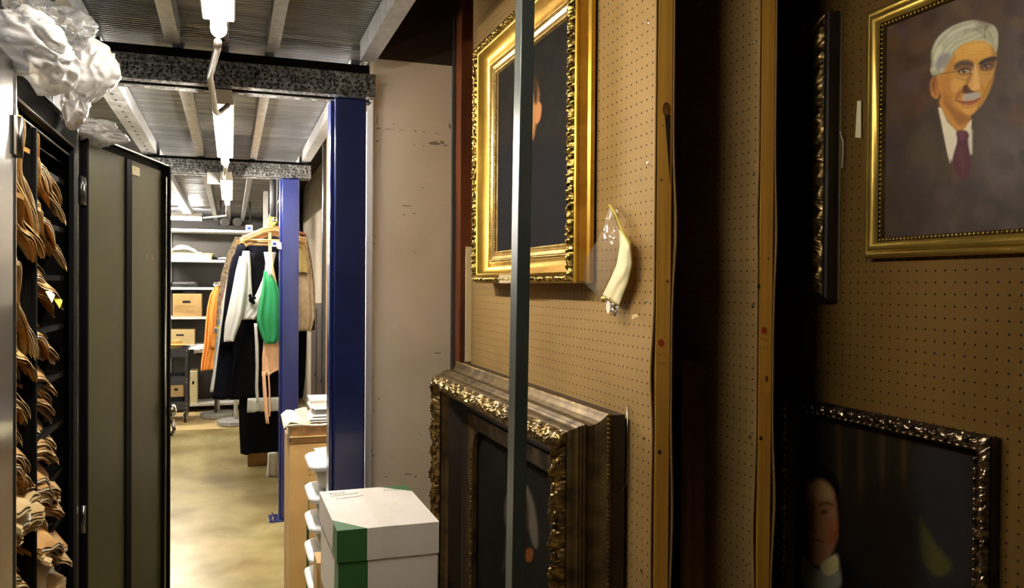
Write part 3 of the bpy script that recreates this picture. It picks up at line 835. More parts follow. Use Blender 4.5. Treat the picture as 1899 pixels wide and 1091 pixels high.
class Canvas:
    def __init__(s, W, H, step, toxy):
        s.nx = int(W/step)+1; s.ny = int(H/step)+1; s.W = W; s.H = H
        gx, gy = np.meshgrid(np.linspace(0, W, s.nx), np.linspace(0, H, s.ny))
        s.gx = gx; s.gy = gy
        s.X, s.Y = toxy(gx, gy)
        s.C = np.zeros(gx.shape+(3,))
        rs = np.random.RandomState(4); s.n = s.vnoise(rs, 7)*0.5+s.vnoise(rs, 23)*0.3+s.vnoise(rs, 60)*0.2
        s.n2 = s.vnoise(rs, 5)*0.6+s.vnoise(rs, 15)*0.4
        s.fine = s.vnoise(rs, 110)
    def vnoise(s, rs, k):
        g = rs.rand(k+2, k+2)
        u = s.gx/s.W*k; v = s.gy/s.H*k; i = np.minimum(u.astype(int), k); j = np.minimum(v.astype(int), k); fu = u-i; fv = v-j
        fu = fu*fu*(3-2*fu); fv = fv*fv*(3-2*fv)
        return (g[j, i]*(1-fu)+g[j, i+1]*fu)*(1-fv)+(g[j+1, i]*(1-fu)+g[j+1, i+1]*fu)*fv-0.5
    def lin(s, c): return np.array(srgb(*c)[:3])
    def base(s, c1, c2):
        t = np.clip(0.5+s.n*1.3, 0, 1)[..., None]; s.C[:] = s.lin(c1)*(1-t)+s.lin(c2)*t
    def mix(s, a, c):
        a = np.clip(a, 0, 1)[..., None]; s.C[:] = s.C*(1-a)+s.lin(c)*a
    def poly(s, pts, c, blur=2.0, op=1.0, rnd_=True, rough=0.0):
        P = smooth_poly(pts) if rnd_ else np.array(pts, float)
        x0, y0 = P.min(0)-3*blur-6; x1, y1 = P.max(0)+3*blur+6
        d = sdist(s.X, s.Y, P)+s.n2*rough
        s.mix(op*np.clip(0.5-d/(2*blur), 0, 1), c)
    def line(s, pts, c, w, blur=1.0, op=1.0, sm=True):
        P = np.array(pts, float)
        if sm and len(pts) > 2:
            Q = smooth_poly(pts); P = Q[:len(Q)-6] if len(Q) > 12 else Q
        d = sdist(s.X, s.Y, P, False)
        s.mix(op*np.clip(0.5-(d-w/2)/(2*blur), 0, 1), c)
    def blob(s, cx, cy, rx, ry, c, op=1.0, p=1.0, ang=0.0):
        ca, sa = math.cos(ang), math.sin(ang); dx = s.X-cx; dy = s.Y-cy
        u = (dx*ca+dy*sa)/rx; v = (-dx*sa+dy*ca)/ry
        s.mix(op*np.clip(1-(u*u+v*v), 0, 1)**p, c)
    def build(s, name, mt, parent, z, x0, y0):
        s.C *= (1+0.10*s.fine[..., None])
        nx, ny = s.nx, s.ny
        vs = np.stack([s.gx+x0, s.gy+y0, np.full(s.gx.shape, z)], -1).reshape(-1, 3)
        idx = np.arange(nx*ny).reshape(ny, nx)
        fs = np.stack([idx[:-1, :-1], idx[:-1, 1:], idx[1:, 1:], idx[1:, :-1]], -1).reshape(-1, 4)
        me = bpy.data.meshes.new(name); me.from_pydata(vs.tolist(), [], fs.tolist())
        me.materials.append(M[mt])
        ca = me.color_attributes.new('paint', 'FLOAT_COLOR', 'POINT')
        col = np.concatenate([np.clip(s.C, 0, 1).reshape(-1, 3), np.ones((nx*ny, 1))], 1)
        ca.data.foreach_set('color', col.ravel().astype(np.float32))
        o = bpy.data.objects.new(name, me); COL.objects.link(o); o.parent = parent
        return o
def plane_to_px(root_X, Yleft, Z0, x0, y0, z):
    """the canvas plane expressed in the coordinates the portrait was studied in"""
    def f(gx, gy):
        wx = root_X - z; wyy = Yleft-(gx+x0); wz = Z0+(gy+y0)
        dx, dy, dz = wx-CAMP.x, wyy-CAMP.y, wz-CAMP.z
        dep = dx*Fv.x+dy*Fv.y+dz*Fv.z
        u = (dx*Rv.x+dy*Rv.y+dz*Rv.z)/dep; v = (dx*Uv.x+dy*Uv.y+dz*Uv.z)/dep
        return 949.5+FPX*u, 545.5-FPX*v
    return f

X1, X2, X3 = 0.884, 1.156, 1.43

# --- frame 1: bright gold
GX = 0.872; gYl, gYr = 2.79, 1.905; gz0, gz1 = 1.607, 2.435
W1 = gYl-gYr; H1 = gz1-gz0
f1 = frame_root('framed_painting', 'dark portrait in a bright gilded frame with carved scroll border, hung high on pegboard', GX, gYl, gz0)
prof = [(0.002, 0.0), (0.0, 0.012), (0.006, 0.018), (0.006, 0.040), (0.001, 0.046), (0.0, 0.052), (0.004, 0.056)]
ring(MB(), W1, H1, prof).build('frame_side', 'gold', f1)
n = 9; pc = [(0.003+0.022*j/(n-1), 0.056+0.013*math.sin(PI*j/(n-1))) for j in range(n)]
mc = MB(); mc.smooth = True; ring(mc, W1, H1, pc, 0.0017, acanthus(0.021, 0.0085)); mc.build('carved_border', 'goldcarve', f1)
prof = [(0.025, 0.056), (0.027, 0.061), (0.030, 0.061), (0.032, 0.056), (0.036, 0.046), (0.044, 0.032), (0.054, 0.024), (0.064, 0.024), (0.070, 0.028), (0.072, 0.026)]
mc = MB(); mc.smooth = True; ring(mc, W1, H1, prof); mc.build('cove', 'gold', f1)
mc = MB(); mc.cur = 0; ring(mc, W1, H1, [(0.072, 0.024), (0.080, 0.026), (0.083, 0.022), (0.092, 0.018), (0.096, 0.022), (0.100, 0.018), (0.108, 0.012), (0.110, 0.006)]); mc.build('inner_moulding', 'goldpale', f1)
mc = MB(); beads(mc, W1, H1, 0.0765, 0.0265, 0.0036, 0.0062); mc.build('bead_row', 'goldpale', f1)
mc = MB(); beads(mc, W1, H1, 0.105, 0.0165, 0.0040, 0.0085); mc.build('bead_row', 'goldpale', f1)
# bare gesso where the carving has broken off
mc = MB(); mc.smooth = False
gx0 = gYl-atX(926, 516, GX-0.066).y; gx1 = gYl-atX(958, 516, GX-0.066).y
mc.add([(gx0, 0.002, 0.066), (gx1, 0.002, 0.066), (gx1, 0.026, 0.072), (gx0+0.02, 0.026, 0.072), (gx0, -0.0, 0.05), (gx1, -0.0, 0.05)], [(0, 1, 2, 3), (4, 5, 1, 0)])
mc.build('chipped_patch', 'gesso', f1, solid=0.004)
for (a, b) in ((897, 413), (893, 355), (893, 375)):
    q = atX(a, b, GX-0.026)
    mc = MB(); xx = gYl-q.y; zz = q.z-gz0
    mc.add([(xx-0.006, zz, 0.0263), (xx+0.004, zz-0.006, 0.0263), (xx+0.006, zz+0.007, 0.0263), (xx-0.002, zz+0.009, 0.0263)], [(0, 1, 2, 3)])
    mc.build('chip', 'knot', f1, fixn=False)
cv = Canvas(W1-0.216, H1-0.216, 0.0035, plane_to_px(GX, gYl, gz0, 0.108, 0.108, 0.008))
cv.base((30, 27, 24), (42, 38, 34))
cv.poly([(900, 300), (935, 275), (960, 250), (985, 252), (1000, 262), (1030, 280), (1060, 300), (1060, 480), (900, 480)], (32, 30, 32), 12)
cv.poly([(970, 150), (990, 148), (998, 165), (999, 185), (993, 235), (985, 262), (965, 262), (955, 200)], (186, 132, 78), 3)
cv.poly([(996, 190), (1004, 195), (1003, 215), (998, 228), (993, 225)], (196, 134, 84), 1.2)
cv.poly([(965, 135), (990, 140), (998, 160), (996, 190), (990, 190), (985, 165), (965, 160)], (60, 46, 30), 3)
cv.build('canvas', 'canvas_dull', f1, 0.008, 0.108, 0.108)
mc = MB(); mc.box(0.006, W1-0.006, 0.006, H1-0.006, 0.0, 0.005); mc.build('backing', 'dkframe', f1)

# --- frame 2: large old-gold frame standing below
FX = 0.868; YL, YR = 3.06, 1.713; Z2 = 0.02; H2 = 1.305-Z2
W2 = YL-YR
f2 = frame_root('framed_painting', 'huge deep antique gold frame with fruit garland carving, standing on the floor', FX, YL, Z2)
prof = [(0.004, 0.0), (0.004, 0.035)]
ring(MB(), W2, H2, prof).build('backing_edge', 'dkframe', f2)
prof = [(0.004, 0.035), (0.0, 0.037), (0.0, 0.044), (0.004, 0.047), (0.010, 0.050), (0.020, 0.056), (0.028, 0.066), (0.031, 0.078), (0.030, 0.084), (0.026, 0.088),
        (0.026, 0.092), (0.030, 0.094), (0.028, 0.099), (0.032, 0.101), (0.031, 0.106), (0.036, 0.109), (0.038, 0.113), (0.040, 0.122), (0.043, 0.128), (0.047, 0.130)]
mc = MB()
ring(mc, W2, H2, prof, 0.03); mc.build('outer_moulding', 'oldgold', f2)
mc = MB(); beads(mc, W2, H2, 0.0035, 0.041, 0.0058, 0.0105); mc.build('bead_row', 'oldgold_carve', f2)
mc = MB(); beads(mc, W2, H2, 0.0335, 0.1035, 0.0026, 0.006); mc.build('bead_row', 'oldgold_carve', f2)
n = 15; pc = [(0.044+0.050*j/(n-1), 0.128+0.026*math.sin(PI*(0.05+0.9*j/(n-1)))) for j in range(n)]
mc = MB(); mc.smooth = True; ring(mc, W2, H2, pc, 0.004, acanthus(0.082, 0.018, 3.0))
# fruit and leaf lumps of the garland
rn = random.Random(21)
def lump_side(o, d, L):
    s = 0.07
    while s < L-0.07:
        for _ in range(2):
            v = rn.uniform(0.2, 0.8); a = s+rn.uniform(-0.01, 0.01)
            nx, ny = -d[1], d[0]; ins = 0.044+0.05*v
            c = (o[0]+d[0]*a+nx*ins, o[1]+d[1]*a+ny*ins, 0.136+0.016*math.sin(PI*v))
            rl = rn.uniform(0.010, 0.020); rw = rn.uniform(0.005, 0.009)
            if d[0]: mc.ball(c, rl, rw, rw*1.1, 8, 6)
            else: mc.ball(c, rw, rl, rw*1.1, 8, 6)
        s += rn.uniform(0.014, 0.028)
for sd in (((0, 0), (1, 0), W2), ((W2, 0), (0, 1), H2), ((W2, H2), (-1, 0), W2), ((0, H2), (0, -1), H2)): lump_side(*sd)
for c in ((0.068, H2-0.068), (W2-0.068, H2-0.068), (0.068, 0.068), (W2-0.068, 0.068)): mc.ball((c[0], c[1], 0.142), 0.024, 0.024, 0.016, 12, 8)
mc.build('garland_carving', 'oldgold_carve', f2)
mc = MB(); mc.smooth = True
ring(mc, W2, H2, [(0.094, 0.128), (0.100, 0.124), (0.106, 0.118), (0.112, 0.116), (0.118, 0.105)]); mc.build('inner_lip', 'oldgold', f2)
mc = MB(); ring(mc, W2, H2, [(0.118, 0.105), (0.135, 0.060), (0.165, 0.045), (0.190, 0.045)]); mc.build('dark_scoop', 'dkframe', f2)
# gold spandrel liner with rounded top corners
lx0, lx1, lz0, lz1 = 0.185, W2-0.185, 0.185, H2-0.165
def roundtop(x0, x1, z0, z1, r, n=8):
    pts = [(x0, z0), (x1, z0)]
    for k in range(n+1): a = PI/2*k/n; pts.append((x1-r+r*math.cos(a), z1-r+r*math.sin(a)))
    for k in range(n+1): a = PI/2+PI/2*k/n; pts.append((x0+r+r*math.cos(a), z1-r+r*math.sin(a)))
    return pts
ow = 0.062
inner = roundtop(lx0+ow, lx1-ow, lz0+ow, lz1-ow*0.8, 0.09)
outer = []
for (x, z) in inner:
    # project to the outer rectangle
    outer.append((lx0 if x < lx0+ow+0.001 else (lx1 if x > lx1-ow-0.001 else x), lz0 if z < lz0+ow+0.001 else z))
outer = [(lx0, lz0), (lx1, lz0)] + [(lx1, lz1-0.09-0.05+0.14*min(1, k/4)) if k <= 4 else (lx1-(0.09+ow)*(k-4)/4, lz1) for k in range(9)] + \
        [(lx0+(0.09+ow)*(1-k/4), lz1) if k <= 4 else (lx0, lz1-0.14*(k-4)/4) for k in range(9)]
mc = MB(); q = len(inner)
vs = [(x, z, 0.052) for x, z in outer] + [(x, z, 0.050) for x, z in inner] + [(x, z, 0.034) for x, z in inner]
fs = [(i, (i+1) % q, q+(i+1) % q, q+i) for i in range(q)] + [(q+i, q+(i+1) % q, 2*q+(i+1) % q, 2*q+i) for i in range(q)]
mc.add(vs, fs); mc.build('spandrel_liner', 'oldgold', f2)
mc = MB()
z = lz0+0.05
while z < lz1-0.12:
    for x in (lx0+0.048, lx1-0.048): mc.ball((x+0.003*math.sin(z*300), z, 0.052), 0.005, 0.006, 0.004, 6, 4)
    z += 0.009
mc.build('liner_ornament', 'oldgold_carve', f2)
cx0, cy0 = lx0+ow-0.01, lz0+ow-0.01
cv = Canvas(lx1-lx0-2*ow+0.02, lz1-lz0-2*ow+0.04, 0.004, plane_to_px(FX, YL, Z2, cx0, cy0, 0.03))
cv.base((18, 16, 12), (28, 24, 18))
cv.poly([(948, 905), (938, 925), (936, 960), (945, 990), (955, 950), (958, 915)], (80, 72, 60), 2.5)
cv.poly([(940, 985), (935, 1040), (930, 1060), (945, 1040), (950, 1000)], (56, 50, 42), 3)
cv.poly([(955, 890), (975, 900), (990, 935), (997, 985), (996, 1015), (988, 1010), (978, 970), (965, 940)], (88, 80, 68), 3)
cv.poly([(958, 905), (972, 905), (980, 940), (978, 980), (962, 985), (955, 950)], (44, 34, 24), 3)
cv.poly([(976, 1020), (988, 1020), (986, 1040), (976, 1040)], (110, 58, 22), 2)
cv.build('canvas', 'canvas_dull', f2, 0.03, cx0, cy0)
mc = MB(); mc.box(0.01, W2-0.01, 0.01, H2-0.01, 0.0, 0.012); mc.build('backing', 'dkframe', f2)

# --- frame 3: narrow dark frame, seen edge-on, on the far rack
q = atX(1556, 545, X3-0.006); y3 = q.y
z3a, z3b = atX(1556, 557, X3-0.006).z, atX(1556, 22, X3-0.006).z
YL3 = y3+0.62; W3 = 0.62; H3 = z3b-z3a
f3 = frame_root('framed_painting', 'dark scrolled frame seen edge-on between the racks, hung high', X3-0.004, YL3, z3a)
ring(MB(), W3, H3, [(0.0, 0.0), (0.0, 0.004), (0.002, 0.006), (0.002, 0.020), (0.004, 0.036), (0.008, 0.040), (0.010, 0.046), (0.014, 0.048)]).build('frame_side', 'dkframe', f3)
ring(MB(), W3, H3, [(-0.0005, 0.0), (-0.0015, 0.002), (0.0, 0.004)]).build('gilt_edge', 'pframe', f3)
mc = MB(); mc.smooth = True
ring(mc, W3, H3, [(0.010+0.040*j/8, 0.046+0.008*math.sin(PI*j/8)) for j in range(9)], 0.003, acanthus(0.05, 0.007, 9.0)); mc.build('scroll_border', 'oldgold_carve', f3)
ring(MB(), W3, H3, [(0.050, 0.046), (0.056, 0.040), (0.075, 0.014)]).build('inner_cove', 'oldgold_side', f3)
cv = Canvas(W3-0.14, H3-0.14, 0.01, lambda a, b: (a*1000, b*1000)); cv.base((26, 22, 18), (34, 28, 22)); cv.build('canvas', 'canvas_dull', f3, 0.012, 0.07, 0.07)
mc = MB(); mc.box(0.004, W3-0.004, 0.004, H3-0.004, 0.0, 0.008); mc.build('backing', 'dkframe', f3)

# --- frame 4: portrait of a white-haired man
PXb = X3-0.004; out4 = 0.034
pl = atX(1598, 300, PXb-out4).y; pz0 = atX(1605, 480, PXb-out4).z; pz1 = atX(1600, 22, PXb-out4).z
W4, H4 = 0.56, pz1-pz0
f4 = frame_root('framed_painting', 'portrait of a white-haired man with glasses in a plain gold frame', PXb, pl, pz0)
mc = MB(); mc.smooth = True
ring(mc, W4, H4, [(0.004, 0.0), (0.0, 0.010), (0.0, 0.018), (0.003, 0.026), (0.008, 0.029), (0.013, 0.026), (0.0145, 0.022)]); mc.build('outer_moulding', 'pframe', f4)
mc = MB(); mc.smooth = True
ring(mc, W4, H4, [(0.0145, 0.022), (0.0155, 0.028), (0.019, 0.033), (0.025, 0.035), (0.031, 0.032), (0.036, 0.025), (0.038, 0.020)]); mc.build('main_moulding', 'pframe', f4)
mc = MB(); ring(mc, W4, H4, [(0.0385, 0.016), (0.042, 0.018), (0.046, 0.012), (0.048, 0.008)]); mc.build('inner_moulding', 'oldgold', f4)
mc = MB(); beads(mc, W4, H4, 0.0425, 0.0175, 0.0038, 0.0105); mc.build('bead_row', 'pframe', f4)
mc = MB(); mc.box(0.005, W4-0.005, 0.005, H4-0.005, 0.0, 0.006); mc.build('backing', 'dkframe', f4)
cv = Canvas(W4-0.092, H4-0.092, 0.0014, plane_to_px(PXb, pl, pz0, 0.046, 0.046, 0.009))
cv.base((66, 48, 34), (90, 70, 56))
cv.mix(np.clip(cv.n2*2.2, 0, 1)*0.8, (104, 68, 32))
cv.mix(np.clip((cv.X-1780)/220, 0, 1)*0.5, (82, 70, 70))
cv.mix(np.clip(cv.n*3.0, 0, 1)*0.35, (44, 32, 24))
cv.mix(np.clip((200-cv.Y)/200, 0, 1)*0.35, (86, 62, 52))
cv.mix(np.clip((cv.Y-330)/120, 0, 1)*0.5, (50, 42, 38))
# suit
cv.poly([(1737, 195), (1700, 225), (1668, 250), (1655, 300), (1650, 420), (1660, 460), (1900, 460), (1930, 300), (1900, 240), (1850, 220), (1812, 225), (1800, 300), (1775, 340), (1755, 290)], (62, 50, 40), 9, 0.9, rough=8)
cv.poly([(1812, 222), (1845, 235), (1880, 260), (1880, 340), (1830, 380), (1800, 330), (1800, 270)], (84, 68, 58), 10, 0.7)
cv.poly([(1700, 235), (1730, 235), (1745, 300), (1720, 340), (1690, 310)], (92, 76, 58), 12, 0.5)
cv.mix(np.clip((cv.Y-330)/90, 0, 1)*0.55, (54, 46, 42))
cv.blob(1865, 290, 60, 90, (104, 92, 90), 0.5)
cv.mix(np.clip(cv.n*2.4, 0, 1)*0.25, (110, 90, 74))
# neck and shirt
cv.poly([(1742, 190), (1758, 225), (1775, 243), (1795, 238), (1800, 210), (1795, 180), (1760, 170)], (206, 144, 62), 2.5)
cv.poly([(1745, 200), (1757, 226), (1775, 245), (1780, 252), (1764, 262), (1762, 303), (1757, 285), (1748, 240), (1740, 200)], (240, 228, 200), 1.5, rnd_=False)
cv.poly([(1802, 222), (1800, 258), (1795, 250), (1783, 246), (1790, 238), (1798, 225)], (240, 228, 202), 1.5, rnd_=False)
cv.poly([(1762, 262), (1776, 250), (1774, 270), (1766, 300), (1760, 290)], (236, 222, 200), 1.5, rnd_=False)
cv.poly([(1795, 250), (1803, 240), (1803, 285), (1797, 290)], (224, 208, 190), 2, rnd_=False)
# tie
cv.poly([(1773, 246), (1782, 242), (1793, 243), (1797, 252), (1793, 262), (1800, 290), (1799, 318), (1790, 334), (1778, 328), (1766, 305), (1770, 280), (1776, 262)], (86, 40, 52), 2)
cv.poly([(1778, 246), (1788, 246), (1790, 256), (1781, 260)], (112, 56, 72), 2)
cv.poly([(1776, 285), (1785, 275), (1790, 300), (1784, 318)], (112, 58, 62), 4, 0.6)
# ear
cv.poly([(1733, 143), (1725, 150), (1725, 168), (1730, 180), (1739, 182), (1743, 165), (1740, 148)], (202, 132, 60), 1.8)
cv.poly([(1733, 150), (1730, 160), (1733, 172), (1738, 165), (1737, 152)], (150, 78, 32), 2, 0.7)
# face
cv.poly([(1738, 120), (1745, 100), (1762, 84), (1785, 76), (1812, 72), (1832, 78), (1845, 90), (1848, 108), (1846, 125), (1840, 150), (1831, 175), (1822, 192), (1808, 208), (1795, 216), (1780, 213), (1762, 200), (1750, 188), (1742, 165), (1737, 140)], (214, 156, 66), 2.2)
cv.poly([(1775, 88), (1805, 80), (1830, 84), (1838, 98), (1820, 106), (1785, 108), (1768, 104)], (232, 176, 80), 6, 0.8)
cv.poly([(1745, 140), (1765, 150), (1775, 165), (1770, 190), (1752, 182), (1743, 165)], (198, 132, 56), 6, 0.7)
cv.poly([(1826, 135), (1842, 140), (1834, 168), (1822, 185), (1812, 200), (1810, 180), (1820, 160)], (192, 130, 40), 5, 0.7)
cv.poly([(1750, 186), (1775, 205), (1795, 214), (1800, 222), (1780, 232), (1765, 215)], (146, 88, 34), 4, 0.75)
cv.poly([(1800, 124), (1812, 126), (1815, 150), (1814, 166), (1800, 168), (1796, 150)], (224, 168, 92), 3, 0.9)   # nose light
cv.line([(1799, 128), (1796, 145), (1790, 160), (1792, 170)], (150, 84, 32), 3, 2.5, 0.7)
cv.poly([(1786, 160), (1794, 158), (1800, 168), (1795, 174), (1784, 170)], (96, 52, 26), 2, 0.8)
cv.poly([(1802, 168), (1812, 168), (1810, 174), (1800, 174)], (120, 62, 30), 1.8, 0.7)
cv.line([(1783, 160), (1776, 170), (1774, 182)], (156, 88, 36), 2.5, 2.2, 0.7)
cv.line([(1818, 150), (1823, 165), (1822, 178)], (150, 92, 34), 2.5, 2.5, 0.6)
# brows, eye sockets, eyes
cv.poly([(1768, 122), (1778, 113), (1795, 111), (1805, 118), (1806, 126), (1790, 128), (1775, 132)], (100, 72, 44), 2.5, 0.85)
cv.poly([(1770, 126), (1776, 117), (1790, 113), (1803, 118), (1800, 121), (1785, 121)], (70, 52, 38), 1.8, 0.85)
cv.poly([(1816, 116), (1828, 108), (1844, 104), (1848, 110), (1845, 116), (1830, 120), (1818, 122)], (62, 44, 32), 1.8, 0.9)
cv.poly([(1818, 120), (1844, 116), (1844, 126), (1836, 130), (1820, 130)], (112, 72, 38), 2.5, 0.8)
cv.poly([(1776, 130), (1786, 126), (1798, 128), (1802, 133), (1790, 137), (1779, 136)], (86, 58, 40), 1.6, 0.9)
cv.poly([(1782, 131), (1790, 128), (1797, 131), (1790, 135)], (176, 140, 104), 1.2, 0.8)
cv.blob(1789, 131.5, 4.5, 4, (26, 18, 14), 1, 0.5)
cv.blob(1790.5, 130, 1.6, 1.4, (236, 220, 196), 1, 0.5)
cv.poly([(1822, 125), (1832, 121), (1840, 123), (1834, 128), (1825, 128)], (160, 120, 84), 1.4, 0.7)
cv.blob(1832, 124, 4.5, 4, (26, 18, 14), 1, 0.5)
cv.blob(1833, 123, 1.4, 1.2, (220, 200, 170), 1, 0.5)
# spectacles
cv.line([(1733, 139), (1755, 135), (1772, 133)], (96, 84, 62), 1.4, 0.9, 0.9)
cv.line([(1772, 132), (1774, 142), (1785, 148), (1797, 146), (1803, 138), (1804, 127)], (150, 128, 96), 1.3, 1.0, 0.8)
cv.line([(1804, 127), (1809, 124), (1815, 126)], (176, 156, 120), 1.5, 0.9, 0.9)
cv.line([(1815, 125), (1817, 136), (1826, 140), (1838, 136), (1843, 126)], (150, 128, 96), 1.2, 1.0, 0.7)
# moustache and mouth
cv.poly([(1786, 178), (1796, 172), (1806, 172), (1815, 173), (1817, 180), (1806, 185), (1795, 186), (1788, 188)], (196, 180, 170), 2.2)
cv.poly([(1780, 188), (1795, 187), (1808, 186), (1817, 181), (1812, 189), (1798, 195), (1786, 194)], (176, 92, 62), 1.8)
cv.line([(1779, 187), (1795, 190), (1808, 188), (1817, 182)], (110, 46, 30), 1.6, 1.0, 0.8)
cv.line([(1786, 200), (1800, 202)], (186, 122, 58), 2.5, 2.5, 0.6, sm=False)
# hair
cv.poly([(1729, 138), (1727, 120), (1728, 95), (1738, 72), (1756, 55), (1780, 43), (1805, 38), (1826, 41), (1842, 48), (1850, 62), (1849, 90), (1845, 96), (1836, 82), (1822, 76), (1800, 77), (1782, 82), (1768, 92), (1760, 108), (1754, 128), (1745, 136)], (206, 204, 178), 2.2)
cv.poly([(1735, 120), (1740, 105), (1752, 100), (1760, 108), (1752, 125), (1742, 132)], (166, 158, 172), 5, 0.8)
cv.line([(1745, 90), (1765, 66), (1795, 52), (1825, 52)], (232, 228, 206), 7, 5, 0.7)
cv.line([(1755, 95), (1775, 72), (1800, 62), (1825, 64)], (150, 152, 120), 4, 4, 0.6)
cv.line([(1735, 105), (1742, 85), (1758, 68)], (228, 226, 208), 5, 4, 0.6)
cv.poly([(1826, 44), (1834, 50), (1836, 62), (1830, 72), (1826, 62)], (120, 112, 84), 3, 0.7)
cv.line([(1838, 50), (1845, 60), (1846, 80)], (220, 214, 186), 5, 3, 0.7)
# hair redrawn with strokes
cv.poly([(1728, 139), (1727, 118), (1728, 104), (1731, 94), (1741, 79), (1765, 55), (1790, 45), (1819, 41), (1830, 46), (1842, 51), (1849, 65), (1850, 86), (1846, 91), (1839, 82), (1827, 73), (1807, 74), (1787, 81), (1775, 91), (1767, 104), (1758, 118), (1750, 131), (1741, 139)], (178, 178, 146), 1.6)
rh = random.Random(9)
def hs(t, off):
    P = [(1733, 130), (1735, 108), (1745, 86), (1765, 64), (1792, 51), (1820, 47)]
    Q = [(1748, 128), (1754, 112), (1764, 98), (1776, 86), (1800, 74), (1826, 66)]
    return [(a[0]*(1-t)+b[0]*t+off*rh.uniform(-1, 1), a[1]*(1-t)+b[1]*t+off*rh.uniform(-1, 1)) for a, b in zip(P, Q)]
for k in range(16):
    t = k/15
    cv.line(hs(t, 1.2), [(224, 220, 196), (196, 196, 166), (150, 152, 118), (232, 228, 214), (184, 182, 150)][k % 5], rh.uniform(1.5, 3.2), 1.6, 0.6)
cv.line([(1790, 58), (1806, 54), (1818, 60), (1824, 68)], (132, 134, 102), 4, 3, 0.6)
cv.line([(1760, 66), (1785, 52), (1812, 46), (1826, 48)], (226, 220, 204), 4, 3, 0.8)
cv.poly([(1735, 122), (1738, 106), (1750, 99), (1762, 100), (1758, 114), (1748, 126), (1738, 132)], (140, 132, 146), 4, 0.75)
cv.poly([(1730, 112), (1734, 96), (1744, 84), (1746, 96), (1738, 110), (1733, 130)], (226, 222, 190), 3, 0.7)
cv.line([(1829, 48), (1826, 58), (1827, 70)], (112, 104, 74), 1.6, 1.6, 0.9)
cv.line([(1834, 54), (1843, 62), (1846, 82)], (206, 200, 170), 4, 3, 0.7)
cv.line([(1831, 58), (1838, 66), (1842, 80)], (156, 150, 116), 2, 2, 0.7)
cv.line([(1741, 80), (1765, 55), (1790, 44), (1819, 40)], (96, 60, 52), 1.2, 2.0, 0.4)
# forehead and temple
cv.poly([(1768, 104), (1778, 90), (1800, 78), (1826, 76), (1840, 88), (1842, 100), (1822, 104), (1790, 108), (1770, 116)], (226, 168, 74), 4, 0.6)
cv.poly([(1790, 86), (1812, 80), (1828, 84), (1820, 94), (1798, 98)], (238, 186, 96), 5, 0.6)
for yy in (92, 98, 104): cv.line([(1785, yy), (1802, yy-2), (1830, yy-3)], (190, 130, 56), 0.9, 1.3, 0.4)
cv.poly([(1752, 128), (1762, 110), (1770, 100), (1770, 118), (1766, 134), (1756, 146)], (186, 126, 56), 4, 0.65)
cv.poly([(1838, 84), (1846, 92), (1848, 108), (1840, 104)], (160, 104, 48), 3, 0.6)
# cheek planes
cv.poly([(1738, 142), (1750, 138), (1766, 142), (1772, 156), (1764, 176), (1754, 186), (1744, 172)], (196, 130, 58), 5, 0.6)
cv.poly([(1764, 150), (1778, 148), (1788, 152), (1784, 164), (1772, 172), (1764, 164)], (232, 174, 96), 4, 0.6)
cv.poly([(1748, 172), (1758, 176), (1772, 196), (1788, 208), (1784, 214), (1764, 204), (1750, 190)], (168, 104, 44), 4, 0.6)
cv.poly([(1776, 172), (1782, 166), (1788, 172), (1782, 182), (1774, 188)], (170, 96, 46), 3, 0.55)
cv.poly([(1816, 138), (1832, 136), (1840, 140), (1832, 156), (1822, 160), (1816, 150)], (216, 156, 84), 3.5, 0.6)
cv.poly([(1824, 160), (1834, 158), (1828, 176), (1820, 190), (1814, 196), (1816, 180)], (204, 148, 44), 3, 0.7)
cv.line([(1846, 112), (1845, 134), (1833, 158), (1825, 178), (1812, 202)], (104, 62, 34), 1.4, 2.2, 0.6)
# nose
cv.poly([(1806, 122), (1811, 124), (1815, 148), (1816, 162), (1810, 168), (1804, 166), (1806, 146)], (236, 184, 112), 2.2, 0.85)
cv.line([(1801, 128), (1799, 146), (1792, 160), (1790, 168)], (146, 80, 40), 2.6, 2.2, 0.75)
cv.poly([(1787, 160), (1793, 158), (1796, 164), (1802, 168), (1806, 171), (1798, 174), (1786, 172)], (84, 44, 24), 1.5, 0.85)
cv.line([(1787, 168), (1780, 172), (1773, 184)], (138, 72, 34), 1.8, 1.8, 0.7)
# brows
cv.poly([(1769, 130), (1772, 122), (1780, 116), (1792, 112.5), (1802, 114), (1806, 120), (1803, 123), (1794, 118), (1784, 120), (1776, 124)], (96, 74, 56), 1.6, 0.85)
cv.poly([(1815, 119), (1820, 113), (1832, 108), (1846, 105), (1849, 108), (1844, 111), (1832, 114), (1822, 119)], (54, 38, 30), 1.4, 0.95)
# eye sockets
cv.poly([(1774, 132), (1780, 124), (1792, 122), (1802, 126), (1804, 134), (1794, 140), (1780, 140)], (150, 96, 56), 2.4, 0.7)
cv.poly([(1777, 132), (1784, 126.5), (1793, 125.5), (1801, 130), (1794, 131), (1785, 131), (1778, 135)], (62, 40, 30), 1.2, 0.9)
cv.poly([(1780, 133), (1786, 129.5), (1794, 129.5), (1799, 132.5), (1791, 136), (1783, 136)], (190, 158, 124), 0.9, 0.9)
cv.blob(1787.8, 132, 4.6, 4.4, (30, 22, 18), 1, 0.35)
cv.blob(1789.6, 130.8, 1.5, 1.3, (244, 232, 208), 1, 0.4)
cv.line([(1779, 137.5), (1788, 139), (1798, 137)], (168, 110, 66), 1.2, 1.0, 0.8)
cv.poly([(1817, 124), (1824, 118), (1836, 115), (1844, 117), (1842, 126), (1832, 131), (1820, 131)], (112, 70, 42), 2.0, 0.7)
cv.poly([(1821, 124), (1828, 119.5), (1838, 119), (1840, 121), (1832, 122), (1824, 127)], (44, 28, 22), 1.1, 0.9)
